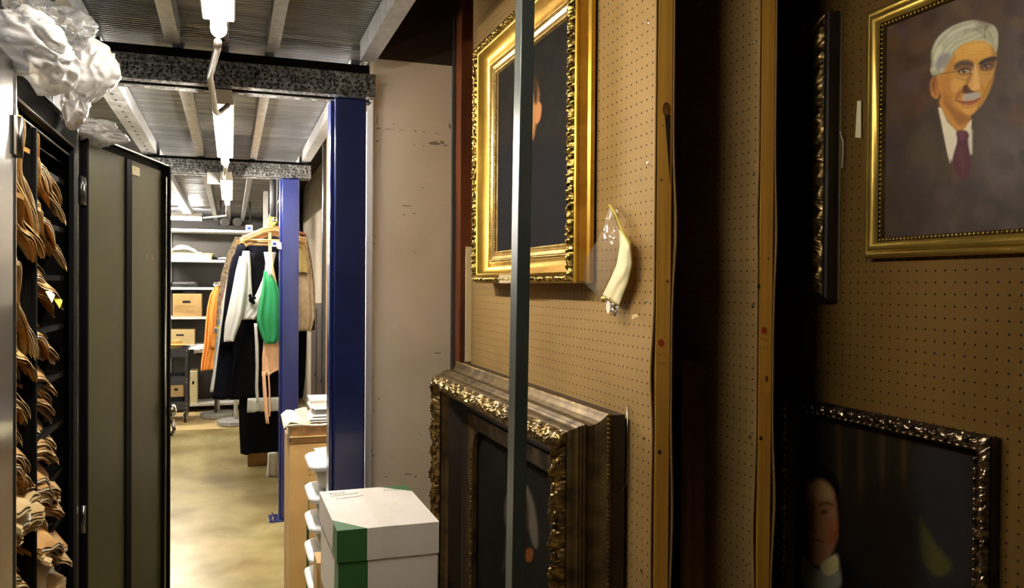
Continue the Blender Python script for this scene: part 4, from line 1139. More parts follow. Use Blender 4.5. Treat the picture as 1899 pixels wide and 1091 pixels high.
cv.poly([(1823, 125.5), (1829, 121.5), (1837, 121.5), (1833, 126), (1826, 127.5)], (166, 130, 98), 0.9, 0.85)
cv.blob(1829.8, 123, 4.4, 4.2, (26, 18, 15), 1, 0.35)
cv.blob(1831, 122, 1.3, 1.1, (226, 208, 180), 1, 0.4)
# spectacles
cv.line([(1734, 140), (1750, 136), (1770, 134)], (84, 66, 44), 1.0, 0.7, 0.9)
cv.line([(1770, 128), (1771, 138), (1778, 146), (1790, 148), (1800, 144), (1804, 134), (1804, 124)], (150, 118, 78), 0.9, 0.8, 0.8)
cv.line([(1804, 128), (1808, 124.5), (1814, 126.5)], (186, 160, 116), 1.1, 0.7, 0.95)
cv.line([(1814, 118), (1815, 130), (1821, 137), (1832, 136), (1841, 128)], (150, 112, 72), 0.9, 0.8, 0.7)
cv.blob(1803, 133, 1.8, 2.2, (240, 224, 190), 0.9, 0.6)
# moustache, mouth, chin
cv.poly([(1788, 182), (1792, 176), (1800, 173), (1806, 174), (1812, 171), (1818, 174), (1817, 180), (1808, 183), (1798, 186), (1789, 188)], (178, 168, 156), 2.0, 0.95)
for k in range(8):
    x0 = 1791+k*3.2; cv.line([(x0, 175+abs(k-4)*0.4), (x0-1.5, 184)], (204, 196, 184), 1.0, 1.4, 0.35, sm=False)
cv.poly([(1774, 186), (1788, 188), (1802, 187), (1816, 182), (1813, 188), (1802, 194), (1788, 195), (1778, 191)], (176, 100, 66), 1.8, 0.75)
cv.line([(1773, 185.5), (1786, 189.5), (1802, 188.5), (1817, 181)], (104, 40, 28), 1.2, 0.8, 0.9)
cv.poly([(1786, 198), (1802, 198), (1810, 194), (1806, 206), (1794, 211), (1784, 206)], (226, 166, 86), 3.5, 0.6)
cv.line([(1784, 198), (1796, 199), (1808, 195)], (160, 96, 48), 1.6, 1.6, 0.6)
# ear
cv.poly([(1732, 144), (1726, 148), (1724, 160), (1727, 174), (1733, 181), (1739, 180), (1741, 164), (1738, 150)], (196, 126, 62), 1.4, 0.9)
cv.line([(1735, 148), (1731, 156), (1732, 168), (1736, 176)], (120, 58, 32), 2.2, 1.5, 0.7)
cv.line([(1728, 152), (1727, 166), (1731, 176)], (222, 158, 92), 1.4, 1.2, 0.7)
# loose brushwork in the ground
rb = random.Random(31)
fx = cv.C.copy()
for k in range(130):
    bx, by = rb.uniform(1630, 1930), rb.uniform(-10, 450)
    inface = 1722 < bx < 1856 and 36 < by < 340
    if inface: continue
    c = rb.choice([(96, 66, 34), (74, 52, 54), (54, 42, 34), (104, 80, 52), (84, 70, 76), (60, 40, 30), (92, 56, 40)]) if by < 250 else rb.choice([(70, 58, 46), (58, 48, 44), (82, 68, 60), (64, 54, 54)])
    cv.blob(bx, by, rb.uniform(14, 34), rb.uniform(12, 28), c, rb.uniform(0.45, 0.8), 0.8, rb.uniform(0, 3))
cv.build('canvas', 'canvas', f4, 0.009, 0.046, 0.046)

# --- frame 5: silver-gilt portrait, lower
out5 = 0.042
q0 = atX(1500, 748, PXb-out5); q1 = atX(1829, 812, PXb-out5)
yr5 = q1.y; yl5 = yr5+0.64; zt5 = 1.312; H5 = 0.80
f5 = frame_root('framed_painting', 'dim portrait of a man in a white cravat in a glinting silver-gilt frame', PXb, yl5, zt5-H5)
W5 = yl5-yr5
ring(MB(), W5, H5, [(0.004, 0.0), (0.002, 0.010), (0.0, 0.028)]).build('frame_side', 'dkframe', f5)
mc = MB(); mc.smooth = True
ring(mc, W5, H5, [(0.0+0.028*j/9, 0.028+0.014*math.sin(PI*(0.1+0.8*j/9))) for j in range(10)], 0.0028, acanthus(0.034, 0.008, 5.0))
rn = random.Random(8)
def lumps5(o, d, L, ins0):
    s = 0.03
    while s < L-0.03:
        nx, ny = -d[1], d[0]
        c = (o[0]+d[0]*s+nx*ins0, o[1]+d[1]*s+ny*ins0, 0.038)
        r1 = 0.0075
        if d[0]: mc.ball(c, r1*1.3, r1*0.6, r1*0.8, 8, 6)
        else: mc.ball(c, r1*0.6, r1*1.3, r1*0.8, 8, 6)
        s += 0.020
for sd in (((0, 0), (1, 0), W5), ((W5, 0), (0, 1), H5), ((W5, H5), (-1, 0), W5), ((0, H5), (0, -1), H5)):
    lumps5(*sd, 0.027); lumps5(*sd, 0.010)
mc.build('carved_border', 'silverleaf', f5)
ring(MB(), W5, H5, [(0.028, 0.030), (0.033, 0.022), (0.038, 0.010)]).build('inner_slip', 'dkframe', f5)
mc = MB(); mc.box(0.004, W5-0.004, 0.004, H5-0.004, 0.0, 0.006); mc.build('backing', 'dkframe', f5)
cv = Canvas(W5-0.07, H5-0.07, 0.002, plane_to_px(PXb, yl5, zt5-H5, 0.035, 0.035, 0.009))
cv.base((32, 26, 18), (42, 34, 22))
for k in range(9):
    xx = 1535+k*20
    cv.line([(xx, 760), (xx+2, 930)], (78, 58, 34) if k % 2 else (30, 24, 18), 7, 5, 0.6, sm=False)
cv.poly([(1705, 830), (1790, 840), (1790, 1100), (1700, 1100), (1690, 960)], (42, 38, 40), 12)
cv.mix(np.clip(cv.n2*2, 0, 1)*np.clip((cv.X-1700)/40, 0, 1)*0.7, (28, 28, 40))
cv.poly([(1706, 965), (1715, 975), (1735, 1010), (1765, 1050), (1740, 1070), (1712, 1040)], (80, 76, 32), 5, 0.8)
cv.poly([(1600, 910), (1690, 900), (1700, 1100), (1560, 1100), (1570, 990)], (28, 22, 16), 22, 0.9)
cv.poly([(1470, 1010), (1500, 1030), (1560, 1030), (1590, 1060), (1620, 1100), (1450, 1100)], (20, 18, 18), 8)
# hair, face, cravat
cv.poly([(1480, 885), (1510, 865), (1535, 870), (1556, 895), (1566, 940), (1572, 975), (1558, 1010), (1548, 1000), (1545, 940), (1520, 900), (1490, 900)], (30, 22, 16), 5)
cv.poly([(1495, 895), (1515, 888), (1535, 895), (1547, 915), (1552, 950), (1552, 985), (1545, 1020), (1530, 1045), (1512, 1048), (1496, 1030), (1490, 985), (1488, 930)], (172, 120, 80), 4)
cv.poly([(1470, 880), (1496, 890), (1503, 960), (1500, 1045), (1470, 1040)], (24, 18, 14), 9, 0.85)
cv.poly([(1484, 885), (1510, 868), (1540, 876), (1556, 905), (1552, 925), (1540, 903), (1522, 893), (1506, 900), (1492, 912)], (16, 12, 10), 4)
cv.poly([(1500, 898), (1525, 892), (1543, 912), (1540, 925), (1510, 925)], (206, 162, 108), 7, 0.9)
cv.poly([(1535, 970), (1550, 970), (1548, 1005), (1534, 1005)], (176, 92, 56), 7, 0.8)
cv.line([(1521, 938), (1532, 933), (1545, 939)], (50, 30, 18), 3, 2.2, 0.8)
cv.blob(1528, 950, 9, 5, (58, 36, 24), 0.9); cv.blob(1498, 950, 6, 5, (58, 36, 24), 0.9)
cv.line([(1508, 940), (1504, 975), (1510, 985)], (120, 76, 46), 5, 4, 0.7)
cv.line([(1500, 1004), (1515, 1002), (1526, 1006)], (130, 52, 38), 4, 2.5, 0.8)
cv.poly([(1548, 985), (1555, 990), (1552, 1005), (1546, 1003)], (150, 84, 54), 2)
cv.poly([(1490, 1035), (1512, 1055), (1530, 1052), (1550, 1028), (1556, 1050), (1555, 1091), (1500, 1100), (1485, 1060)], (150, 146, 130), 4)
cv.poly([(1522, 1048), (1550, 1030), (1553, 1058), (1533, 1068)], (214, 200, 140), 2)
cv.build('canvas', 'canvas_dull', f5, 0.009, 0.035, 0.035)

# ---------------------------------------------------------------- pegboard racks
def bow1(z, y, near, spec):
    """out-of-plane bow of a board near its free edge"""
    k = math.exp(-((y-near)/0.16)**2)
    return k*sum(a*math.exp(-((z-zc)/s)**2) for a, zc, s in spec)
def rack(X, near, far, label, bowL, bowR, zt=2.93, pm='peg'):
    root = thing('painting_rack', label, 'rack', (X, near, 0), group='sliding pegboard painting racks')
    def board(sign, spec, x):
        m = MB(); ny = 40; nz = 120
        def fn(u, v):
            y = (far-near)*u*u if True else 0; z = 0.03+(zt-0.03)*v
            return (x+sign*bow1(z, y, 0.0, spec), y, z)
        m.grid(ny, nz, fn)
        o = m.build('pegboard', pm, root, solid=0.005)
        return o
    board(-1, bowL, 0.0); board(1, bowR, 0.0445)
    y = 0.0
    st = MB(); st.box(0.004, 0.0405, 0.0, 0.085, 0.03, zt)
    so = st.build('stud', 'pine', root, bevel=0.0015)
    st = MB(); st.box(0.004, 0.0405, far-near-0.085, far-near, 0.03, zt); st.build('stud', 'pine', root)
    st = MB(); st.box(0.004, 0.0405, 0.085, far-near-0.085, 0.03, 0.12); st.build('rail', 'pine', root)
    st = MB(); st.box(0.004, 0.0405, 0.085, far-near-0.085, zt-0.09, zt); st.build('rail', 'pine', root)
    return root, so
def gy(px, X): return atX(px, 500, X).y
near1 = atX(1216, 300, X1).y; near2 = atX(1408, 300, X2).y
zz = lambda py, X, Y: CAMP.z + (529.5-py+ (0))*(X*math.sin(YAW)+Y*math.cos(YAW))/FPX
r1, s1 = rack(X1, near1, 3.06, 'nearest pegboard rack, carrying the two big gold frames', [(0.007, zz(690, X1, near1), 0.09), (0.003, zz(980, X1, near1), 0.2)],
     [(0.009, zz(420, X1, near1), 0.12), (0.006, zz(960, X1, near1), 0.14)])
r2, s2 = rack(X2, near2, 3.06, 'middle pegboard rack with no frame on its near edge', [(0.003, zz(400, X2, near2), 0.08), (0.006, zz(980, X2, near2), 0.12)],
     [(0.006, zz(430, X2, near2), 0.12), (0.009, zz(930, X2, near2), 0.12)])
r3, s3 = rack(X3, 0.62, 3.06, 'outer pegboard rack holding the white-haired man portrait', [(0.0001, 1, 1)], [(0.0001, 1, 1)], pm='peg_shaded')
# knots, dots, pencil marks on the studs
def on_end(px, py, near): 
    return atY(px, py, near-0.0008)
def mark(root, near, X, px, py, rx, rz, mt, name, n=12):
    p = on_end(px, py, near); m = MB()
    m.add([(p.x-X+rx*math.cos(2*PI*k/n), -0.0008, p.z+rz*math.sin(2*PI*k/n)) for k in range(n)], [tuple(range(n))])
    return m.build(name, mt, root, fixn=False)
mark(r1, near1, X1, 1236, 203, 0.0095, 0.016, 'knotdark', 'knot'); 
o = mark(r1, near1, X1, 1236, 203, 0.0078, 0.013, 'knot', 'knot'); o.location.y = -0.0004
m = MB(); a = on_end(1233, 216, near1); b = on_end(1243, 212, near1); c = on_end(1243, 345, near1); d = on_end(1238, 280, near1)
m.add([(q.x-X1, -0.0008, q.z) for q in (a, b, c, d)], [(0, 1, 2, 3)]); m.build('wood_split', 'knotdark', r1, fixn=False)
for (px, py, rx, rzz, mt, nm) in ((1227, 334, .0025, .0025, 'knotdark', 'knot'), (1229, 233, .002, .002, 'knot', 'knot'), (1226, 636, .0075, .0085, 'reddot', 'red_dot'),
        (1238, 522, .003, .004, 'knot', 'knot'), (1223, 839, .0045, .005, 'hole', 'bolt_hole')):
    mark(r1, near1, X1, px, py, rx, rzz, mt, nm)
for (px, py, rx, rzz, mt, nm) in ((1407, 531, .004, .006, 'knotdark', 'knot'), (1417, 613, .0075, .0085, 'reddot', 'red_dot'), (1422, 703, .004, .008, 'knot', 'knot'),
        (1411, 813, .0045, .005, 'hole', 'bolt_hole'), (1425, 480, .002, .003, 'knotdark', 'knot')):
    mark(r2, near2, X2, px, py, rx, rzz, mt, nm)
def scribble(root, near, X, px, py, seed):
    m = MB(); rn = random.Random(seed)
    for row in range(2):
        for k in range(3):
            a = on_end(px+k*5+rn.uniform(-1, 1), py+row*16, near); b = on_end(px+k*5+rn.uniform(1, 4), py+row*16+rn.uniform(3, 7), near)
            m.tube([(a.x-X, -0.0005, a.z), (b.x-X, -0.0005, b.z)], 0.0006, 4)
    return m.build('pencil_mark', 'pencil', root, fixn=False)
scribble(r1, near1, X1, 1220, 655, 1); scribble(r2, near2, X2, 1410, 627, 2)
# screws in the pegboard edge
def screw(root, X, px, py, near):
    p = atX(px, py, X-0.003)
    m = MB(); m.lathe([(0.0045, 0.0), (0.0042, -0.0018), (0.002, -0.003)], (p.x-X, p.y-near, p.z), 10, axis='x')
    return m.build('screw', 'chrome', root)
for (px, py) in ((1203, 43), (1202, 302), (1200, 558), (1196, 813), (1191, 1059)): screw(r1, X1, px, py, near1)
for (px, py) in ((1398, 78), (1399, 323), (1397, 568), (1392, 811), (1385, 1049)): screw(r2, X2, px, py, near2)
# white peg strip and small things at the far end of rack one
m = MB(); m.box(0.868, 0.900, 3.095, 3.10, 1.30, 1.75); o = m.build('pegboard_offcut', 'cream'); tag(o, 'sliver of white pegboard behind the gold frame beside the reddish timber', 'board')
# pale oval label patch on board one
p = atX(1178, 590, X1-0.0035); m = MB(); m.add([(p.x, p.y+0.018*math.cos(2*PI*k/16), p.z+0.010*math.sin(2*PI*k/16)) for k in range(16)], [tuple(range(16))])
tag(m.build('adhesive_patch', 'tancover', fixn=False), 'faint pale oval adhesive patch on the nearest pegboard', 'patch')

# wire hooks
def hook(pts, label, X=X1):
    m = MB(); m.tube(pts, 0.0018, 8)
    return tag(m.build('wire_hook', 'dkchrome'), label, 'hook', 'wire pegboard hooks')
a = atX(1164, 752, X1-0.010); b = atX(1166, 800, X1-0.010)
hook([a, a+Vector((0, 0, -0.09)), b+Vector((-0.004, 0, -0.12)), b+Vector((-0.02, 0, -0.14))], 'long straight wire hook beside the large antique frame')
a = atX(1154, 776, X1-0.012)
hook([a+Vector((-0.012, 0, 0.006)), a+Vector((-0.012, 0, -0.004)), a+Vector((0.0, 0, -0.008)), a+Vector((0.004, 0, 0.0)), a+Vector((0.004, 0, -0.10))], 'short curled wire hook beside the large antique frame')
a = atX(1145, 972, X1-0.012)
m = MB(); m.tube([(a.x, a.y+0.012*math.cos(t), a.z+0.012*math.sin(t)) for t in [PI*0.2+k*PI*1.5/10-PI*.6 for k in range(11)]], 0.002, 8)
tag(m.build('wire_hook', 'chrome'), 'small bright curved hook low behind the large antique frame', 'hook', 'wire pegboard hooks')
# hook and cords near the top frame
a = atX(1101, 95, X1-0.01); m = MB(); m.tube([a+Vector((0, 0, 0.05)), a+Vector((0, -0.003, 0.02)), a+Vector((0, -0.001, -0.02)), a+Vector((0, 0.002, -0.04))], 0.0022, 6)
tag(m.build('loose_string', 'cord_white'), 'short white cord end hanging behind the bright gold frame', 'cord')
a = atX(1102, 2, X1-0.01); m = MB(); m.tube([a+Vector((0, 0.008, -0.003)), a, a+Vector((0, -0.012, 0.02))], 0.003, 6)
tag(m.build('loose_string', 'cord_white'), 'tip of a white tie above the bright gold frame', 'cord')
a = atX(1561, 278, X3-0.015)
pts = [atX(x, y, X3-0.015) for x, y in ((1558, 245), (1563, 262), (1563, 285), (1562, 300), (1561, 312))]
m = MB(); m.tube(pts, 0.0014, 6); tag(m.build('loose_string', 'cord_white'), 'thin white cord dangling beside the dark scrolled frame', 'cord')
# yellow paper slip beside the portrait
c = [atX(x, y, X3-0.008) for x, y in ((1590, 187), (1597, 187), (1597, 256), (1586, 255))]
m = MB(); m.add(c, [(0, 1, 2, 3)]); tag(m.build('paper_slip', 'cream', solid=0.0008), 'pale yellow paper slip tucked beside the white-haired man portrait', 'paper slip')

# zip bag with a card inside, hung on a peg hook
XB = X1-0.020
zb = thing('zip_bag', 'clear zip bag with a cream card hanging from the nearest pegboard', 'bag', atX(1143, 390, X1-0.01))
base = Vector(zb.location)
def zpt(px, py, off=0.0): return atX(px, py, XB-off)-base
def strip(name, left, right, mt, off, bulge, n=14, solid=0.0006):
    m = MB()
    def samp(pl_, t):
        k = t*(len(pl_)-1); i = min(int(k), len(pl_)-2); f = k-i
        return (pl_[i][0]*(1-f)+pl_[i+1][0]*f, pl_[i][1]*(1-f)+pl_[i+1][1]*f)
    def fn(u, v):
        a = samp(left, v); b = samp(right, v)
        q = (a[0]*(1-u)+b[0]*u, a[1]*(1-u)+b[1]*u)
        return zpt(q[0], q[1], off+bulge*math.sin(PI*u)*math.sin(PI*v)+0.003*noise.noise(Vector((u*4, v*5, off*99))))
    m.grid(n, n*2, fn)
    return m.build(name, mt, zb, solid=solid)
strip('film', [(1130, 376), (1120, 420), (1105, 450), (1085, 480), (1064, 508), (1109, 549)], [(1130, 378), (1148, 430), (1150, 460), (1140, 495), (1122, 530), (1112, 552)], 'clearbag2', 0.012, 0.006, solid=0)
strip('card', [(1148, 425), (1149, 455), (1144, 490), (1131, 520), (1117, 548)], [(1151, 428), (1170, 455), (1173, 490), (1165, 525), (1147, 568)], 'cream', 0.010, 0.012)
strip('film', [(1109, 549), (1117, 548), (1119, 552)], [(1116, 556), (1150, 570), (1140, 588)], 'clearbag2', 0.012, 0.002, solid=0)
m = MB(); m.tube([zpt(1130, 380, .02), zpt(1141, 396, .022), zpt(1150, 420, .026), zpt(1160, 440, .028), zpt(1170, 452, .026)], 0.0018, 6); m.build('zip_seal', 'yellow', zb)
m = MB(); m.tube([zpt(1144, 384, -.01), zpt(1144, 388, .01), zpt(1146, 396, .014), zpt(1146, 410, .006)], 0.0018, 8); m.build('hook', 'chrome', zb)
m = MB(); c = zpt(1120, 555, .03); m.lathe([(0.008, 0), (0.009, -0.002), (0.006, -0.005), (0.002, -0.006)], tuple(c), 14, axis='x'); c = zpt(1128, 570, .03)
m.build('brass_ring', 'brass', zb)
m = MB(); m.add([c+Vector((0, 0.011*math.cos(t), 0.015*math.sin(t))) for t in [2*PI*k/18 for k in range(18)]], [tuple(range(18))]); m.build('round_tag', 'paper', zb, solid=0.001)
m = MB(); m.tube([zpt(1122, 556, .031), zpt(1130, 553, .033), zpt(1138, 562, .032), zpt(1139, 578, .03), zpt(1133, 584, .03)], 0.002, 8); m.build('wire_loop', 'brass', zb)

# brown hardboard sheet leaning behind rack one, dark frame on rack two
a = atX(1262, 430, 1.0)
m = MB()
yb = 2.0
c = [atY(1250, 425, yb), atY(1273, 425, yb), atY(1262, 700, yb), atY(1240, 700, yb)]
m.prism([(c[0].x, 1.74), (c[1].x, 1.74), (c[2].x+0.01, 0.03), (c[3].x, 0.03)], 'y', yb-0.003, yb+0.003)
tag(m.build('hardboard_sheet', 'brownboard'), 'warped brown hardboard strip between the nearest and middle racks', 'board')
q = atX(1312, 670, X2-0.004); w3 = 0.5
f6 = frame_root('framed_painting', 'tall dark wooden frame edge low on the middle rack', X2-0.006, q.y+w3, 0.35)
H6 = q.z-0.35
mc = MB(); mc.smooth = True
ring(mc, w3, H6, [(0.0, 0.0), (0.0, 0.012), (0.004, 0.018), (0.004, 0.036), (0.0, 0.040), (0.0, 0.050), (0.008, 0.058), (0.020, 0.060), (0.030, 0.054), (0.04, 0.03), (0.05, 0.02)]); mc.build('moulding', 'carddark', f6)
cv = Canvas(w3-0.08, H6-0.08, 0.02, lambda a, b: (a*1000, b*1000)); cv.base((26, 22, 18), (34, 28, 22)); cv.build('canvas', 'canvas_dull', f6, 0.016, 0.04, 0.04)
mc = MB(); mc.box(0.004, w3-0.004, 0.004, H6-0.004, 0.0, 0.010); mc.build('backing', 'dkframe', f6)

# ---------------------------------------------------------------- grey pole in front of the racks
pt = atY(968, 0, 1.46); pb = atY(949, 1091, 1.46)
t0 = (0-pb.z)/(pt.z-pb.z)
foot = pb+(pt-pb)*t0; head = pb+(pt-pb)*((2.94-pb.z)/(pt.z-pb.z))
m = MB(); hw = 0.026
vs = []
for q in (foot, head): vs += [(q.x, q.y, q.z), (q.x+hw, q.y, q.z), (q.x+hw, q.y+0.038, q.z), (q.x, q.y+0.038, q.z)]
m.add(vs, [(0, 3, 2, 1), (4, 5, 6, 7), (0, 1, 5, 4), (1, 2, 6, 5), (2, 3, 7, 6), (3, 0, 4, 7)])
tag(m.build('steel_pole', 'pole', bevel=0.0012), 'grey-green square steel pole standing in front of the gold frames', 'pole')

# ---------------------------------------------------------------- white and green record box on its pile
zt = 0.905
A = atZ(625, 985, zt); Dd = atZ(813, 966, zt); B = atZ(603, 906, zt)
bw = (Dd-A).length; bl = 0.46; ba = math.atan2(Dd.y-A.y, Dd.x-A.x)-0.035
rb = thing('record_box', 'white lidded record box with green corners, on top of the boxes beside the wall', 'box', (A.x, A.y, 0), ba)
def lidpiece(name, x0, x1, y0, y1, z0, z1, wdt, parent):
    """box with green corner at the near aisle side"""
    m = MB(); g = wdt
    m.cur = 0
    # top with green triangles
    if name == 'lid':
        m.add([(x0, y0, z1), (x0+g, y0, z1), (x1, y0, z1), (x1, y1-g*1.0, z1), (x1, y1, z1), (x1-g*1.1, y1, z1), (x0, y1, z1), (x0, y0+g*1.3, z1)],
              [])
        b = len(m.v)-8
        for f, c in (((0, 1, 7), 1), ((1, 2, 3, 5, 6, 7), 0), ((3, 4, 5), 1)):
            m.f.append(tuple(b+i for i in f)); m.m.append(c); m.sm.append(False)
    else: m.add([(x0, y0, z1), (x1, y0, z1), (x1, y1, z1), (x0, y1, z1)], [(0, 1, 2, 3)])
    m.cur = 1; m.add([(x0, y0, z0), (x0+g, y0, z0), (x0+g, y0, z1), (x0, y0, z1)], [(0, 1, 2, 3)])
    m.cur = 0; m.add([(x0+g, y0, z0), (x1, y0, z0), (x1, y0, z1), (x0+g, y0, z1)], [(0, 1, 2, 3)])
    gg = g*1.3
    m.cur = 1; m.add([(x0, y0, z0), (x0, y0+gg, z0+ (0.0)), (x0, y0+gg*0.75, z1), (x0, y0, z1)], [(0, 1, 2, 3)])
    m.cur = 0; m.add([(x0, y0+gg, z0), (x0, y1, z0), (x0, y1, z1), (x0, y0+gg*0.75, z1)], [(0, 1, 2, 3)])
    m.add([(x1, y0, z0), (x1, y1, z0), (x1, y1, z1), (x1, y0, z1)], [(0, 1, 2, 3)])
    m.add([(x0, y1, z0), (x1, y1, z0), (x1, y1, z1), (x0, y1, z1)], [(0, 1, 2, 3)])
    m.add([(x0, y0, z0), (x1, y0, z0), (x1, y1, z0), (x0, y1, z0)], [(0, 1, 2, 3)])
    return m.build(name, ['boxwhite', 'boxgreen'], parent, bevel=0.0015)
lid = lidpiece('lid', 0, bw, 0, bl, zt-0.092, zt, 0.085, rb)
body = lidpiece('body', 0.005, bw-0.002, 0.005, bl-0.005, zt-0.285, zt-0.093, 0.083, rb)
# handwriting and stains on the lid
def wr(txt, px, py, size, name='handwriting', rot=0.12):
    p = atZ(px, py, zt+0.0005); loc = Matrix.Rotation(-ba, 4, 'Z') @ Vector((p.x-A.x, p.y-A.y, 0)).to_4d()
    T = Matrix.Translation((loc[0], loc[1], zt+0.0006)) @ Matrix.Rotation(rot, 4, 'Z') @ Matrix.Shear('XY', 4, (0.25, 0)) if False else Matrix.Translation((loc[0], loc[1], zt+0.0006)) @ Matrix.Rotation(rot, 4, 'Z')
    return text(name, txt, size, 'ink', lid, T, 0.0)
wr('Rsvd', 611, 918, 0.028); wr('Historical', 615, 922, 0.024, rot=0.22); wr('Collection', 625, 927, 0.022, rot=0.25); wr('Moen * 2 on', 712, 911, 0.024, rot=-0.05)
def stain(px, py, r, mt='stain'):
    p = atZ(px, py, zt); loc = Matrix.Rotation(-ba, 4, 'Z') @ Vector((p.x-A.x, p.y-A.y, 0)).to_4d()
    m = MB(); rr_ = random.Random(int(px)); n = 14
    m.add([(loc[0]+r*math.cos(2*PI*k/n)*rr_.uniform(.8, 1.1), loc[1]+1.4*r*math.sin(2*PI*k/n)*rr_.uniform(.8, 1.1), zt+0.0004) for k in range(n)], [tuple(range(n))])
    return m.build('stain', mt, lid, fixn=False)
stain(713, 937, 0.0065); stain(733, 935, 0.008)
for (a, b) in ((652, 940), (653, 935), (651, 929), (724, 958), (725, 961), (679, 970), (664, 967)): stain(a, b, 0.0016, 'pencil')
# the tape band
m = MB(); m.box(bw*0.42, bw*0.60, -0.0006, 0.0, zt-0.088, zt-0.001); m.build('tape', mat('tape', srgb(214, 204, 194), 0.45), lid)
m = MB(); m.box(bw*0.42, bw*0.60, 0.0, bl, zt, zt+0.0003); m.build('tape', MATS['tape'], lid)
# supporting boxes underneath
sb = thing('cardboard_box', 'plain brown cardboard box under the white and green record box', 'box', (A.x, A.y, 0), ba)
m = MB(); m.box(0.004, bw-0.006, 0.008, bl-0.008, 0.0, zt-0.287); m.build('carton', 'carddark', sb, bevel=0.003)
m = MB(); m.box(bw*0.45, bw*0.55, 0.0066, 0.0078, 0.3, zt-0.289); m.build('tape', 'tancover', sb)
yb2 = A.y+bl+0.02
p = atY(588, 1045, yb2); 
tb = thing('cardboard_box', 'small tan box edge just behind the white and green record box', 'box', (p.x, yb2, 0))
m = MB(); m.box(0, 0.09, 0, 0.12, 0, p.z); m.build('carton', 'card', tb, bevel=0.003)
m = MB(); m.box(0.01, 0.08, -0.0008, 0, 0.1, p.z-0.05); m.build('label', 'tancover', tb)

# ---------------------------------------------------------------- plastic bins stacked
def rrect(x0, x1, y0, y1, r, n=6):
    P = []
    for cx_, cy_, a0 in ((x1-r, y1-r, 0), (x0+r, y1-r, PI/2), (x0+r, y0+r, PI), (x1-r, y0+r, 3*PI/2)):
        for k in range(n+1): a = a0+PI/2*k/n; P.append((cx_+r*math.cos(a), cy_+r*math.sin(a)))
    return P
def loft(m, rings, caps=True):
    q = len(rings[0]); vs = [v for r in rings for v in r]
    fs = [(i*q+k, i*q+(k+1) % q, (i+1)*q+(k+1) % q, (i+1)*q+k) for i in range(len(rings)-1) for k in range(q)]
    if caps: fs += [tuple(range(q-1, -1, -1)), tuple((len(rings)-1)*q+k for k in range(q))]
    m.add(vs, fs)
by0 = 3.36
tops = [850, 908, 962, 1018, 1070]
bname = ['topmost of', 'second down in', 'third down in', 'fourth down in', 'lowest seen of']
zprev = []
bx = atY(571, 900, by0+0.08).x
ztops = [atY(575, py, by0+0.12).z for py in tops]
ztops.append(ztops[-1]-0.12)
for i, z in enumerate(ztops):
    lb = (bname[i] if i < 5 else 'bottom one under')+' the tub column behind the near post'
    o = thing('plastic_tub', 'white plastic tub, '+lb, 'tub', (bx, by0, z-0.118), group='white lidded plastic tubs')
    zb_ = 0.0
    m = MB(); m.smooth = True
    R = lambda e, zz_: [(x, y, zz_) for x, y in rrect(0.0+e, 0.36-e, 0.0+e, 0.30-e, 0.05)]
    loft(m, [R(0.05, 0.0), R(0.042, 0.02), R(0.03, 0.088)]); m.build('tub', 'binbody', o)
    m = MB(); m.smooth = True
    loft(m, [R(0.022, 0.080), R(0.006, 0.084), R(0.0, 0.094), R(0.002, 0.104), R(0.012, 0.112), R(0.03, 0.1165), R(0.06, 0.117)]); m.build('lid', 'plastic', o)
for o in [x for x in bpy.data.objects if x.name.startswith('plastic_tub')]: pass
tz = min(ztops)-0.118
o = thing('cardboard_box', 'low brown carton under the white plastic tubs', 'box', (bx+0.03, by0+0.02, 0))
m = MB(); m.box(0, 0.30, 0, 0.26, 0, tz); m.build('carton', 'carddark', o, bevel=0.003)

# tall brown carton
ty = 4.06
L_ = atY(537, 825, ty); zt2 = L_.z
tb = thing('cardboard_box', 'tall brown moving carton between the two near blue posts', 'box', (L_.x, ty, 0))
m = MB(); m.box(0, 0.46, 0, 0.40, 0, zt2); m.build('carton', 'card', tb, bevel=0.004)
def pr(x0, x1, z0, z1, mt='dkgreen', nm='printed_mark'):
    m = MB(); m.box(x0, x1, -0.0008, 0, z0, z1); return m.build(nm, mt, tb)
g0 = atY(572, 900, ty).x-L_.x
m = MB(); t_ = 0.004
for (x0, x1, z0, z1) in ((g0, 0.4, zt2-0.200, zt2-0.196), (g0, g0+t_, zt2-0.34, zt2-0.2), (g0, 0.4, zt2-0.345, zt2-0.341)): m.box(x0, x1, -0.0008, 0, z0, z1)
m.build('printed_frame', 'dkgreen', tb)
pr(g0-0.015, g0+0.035, zt2-0.225, zt2-0.19)
m = MB()
for (x0, x1, z0, z1) in ((g0-0.008, g0+0.004, zt2-0.72, zt2-0.38), (g0-0.008, 0.4, zt2-0.388, zt2-0.376), (g0-0.008, 0.4, zt2-0.73, zt2-0.715)): m.box(x0, x1, -0.0008, 0, z0, z1)
m.build('printed_frame', 'dkgreen', tb)
m = MB()
for k in range(4):
    for j in range(3): m.box(g0+0.0+j*0.022, g0+0.014+j*0.022, -0.0007, 0, zt2-0.09-k*0.022, zt2-0.08-k*0.022)
m.build('printed_text', 'leather', tb)
m = MB(); m.box(0.0, 0.02, -0.003, 0.4, zt2, zt2+0.004); m.build('flap_edge', 'carddark', tb)

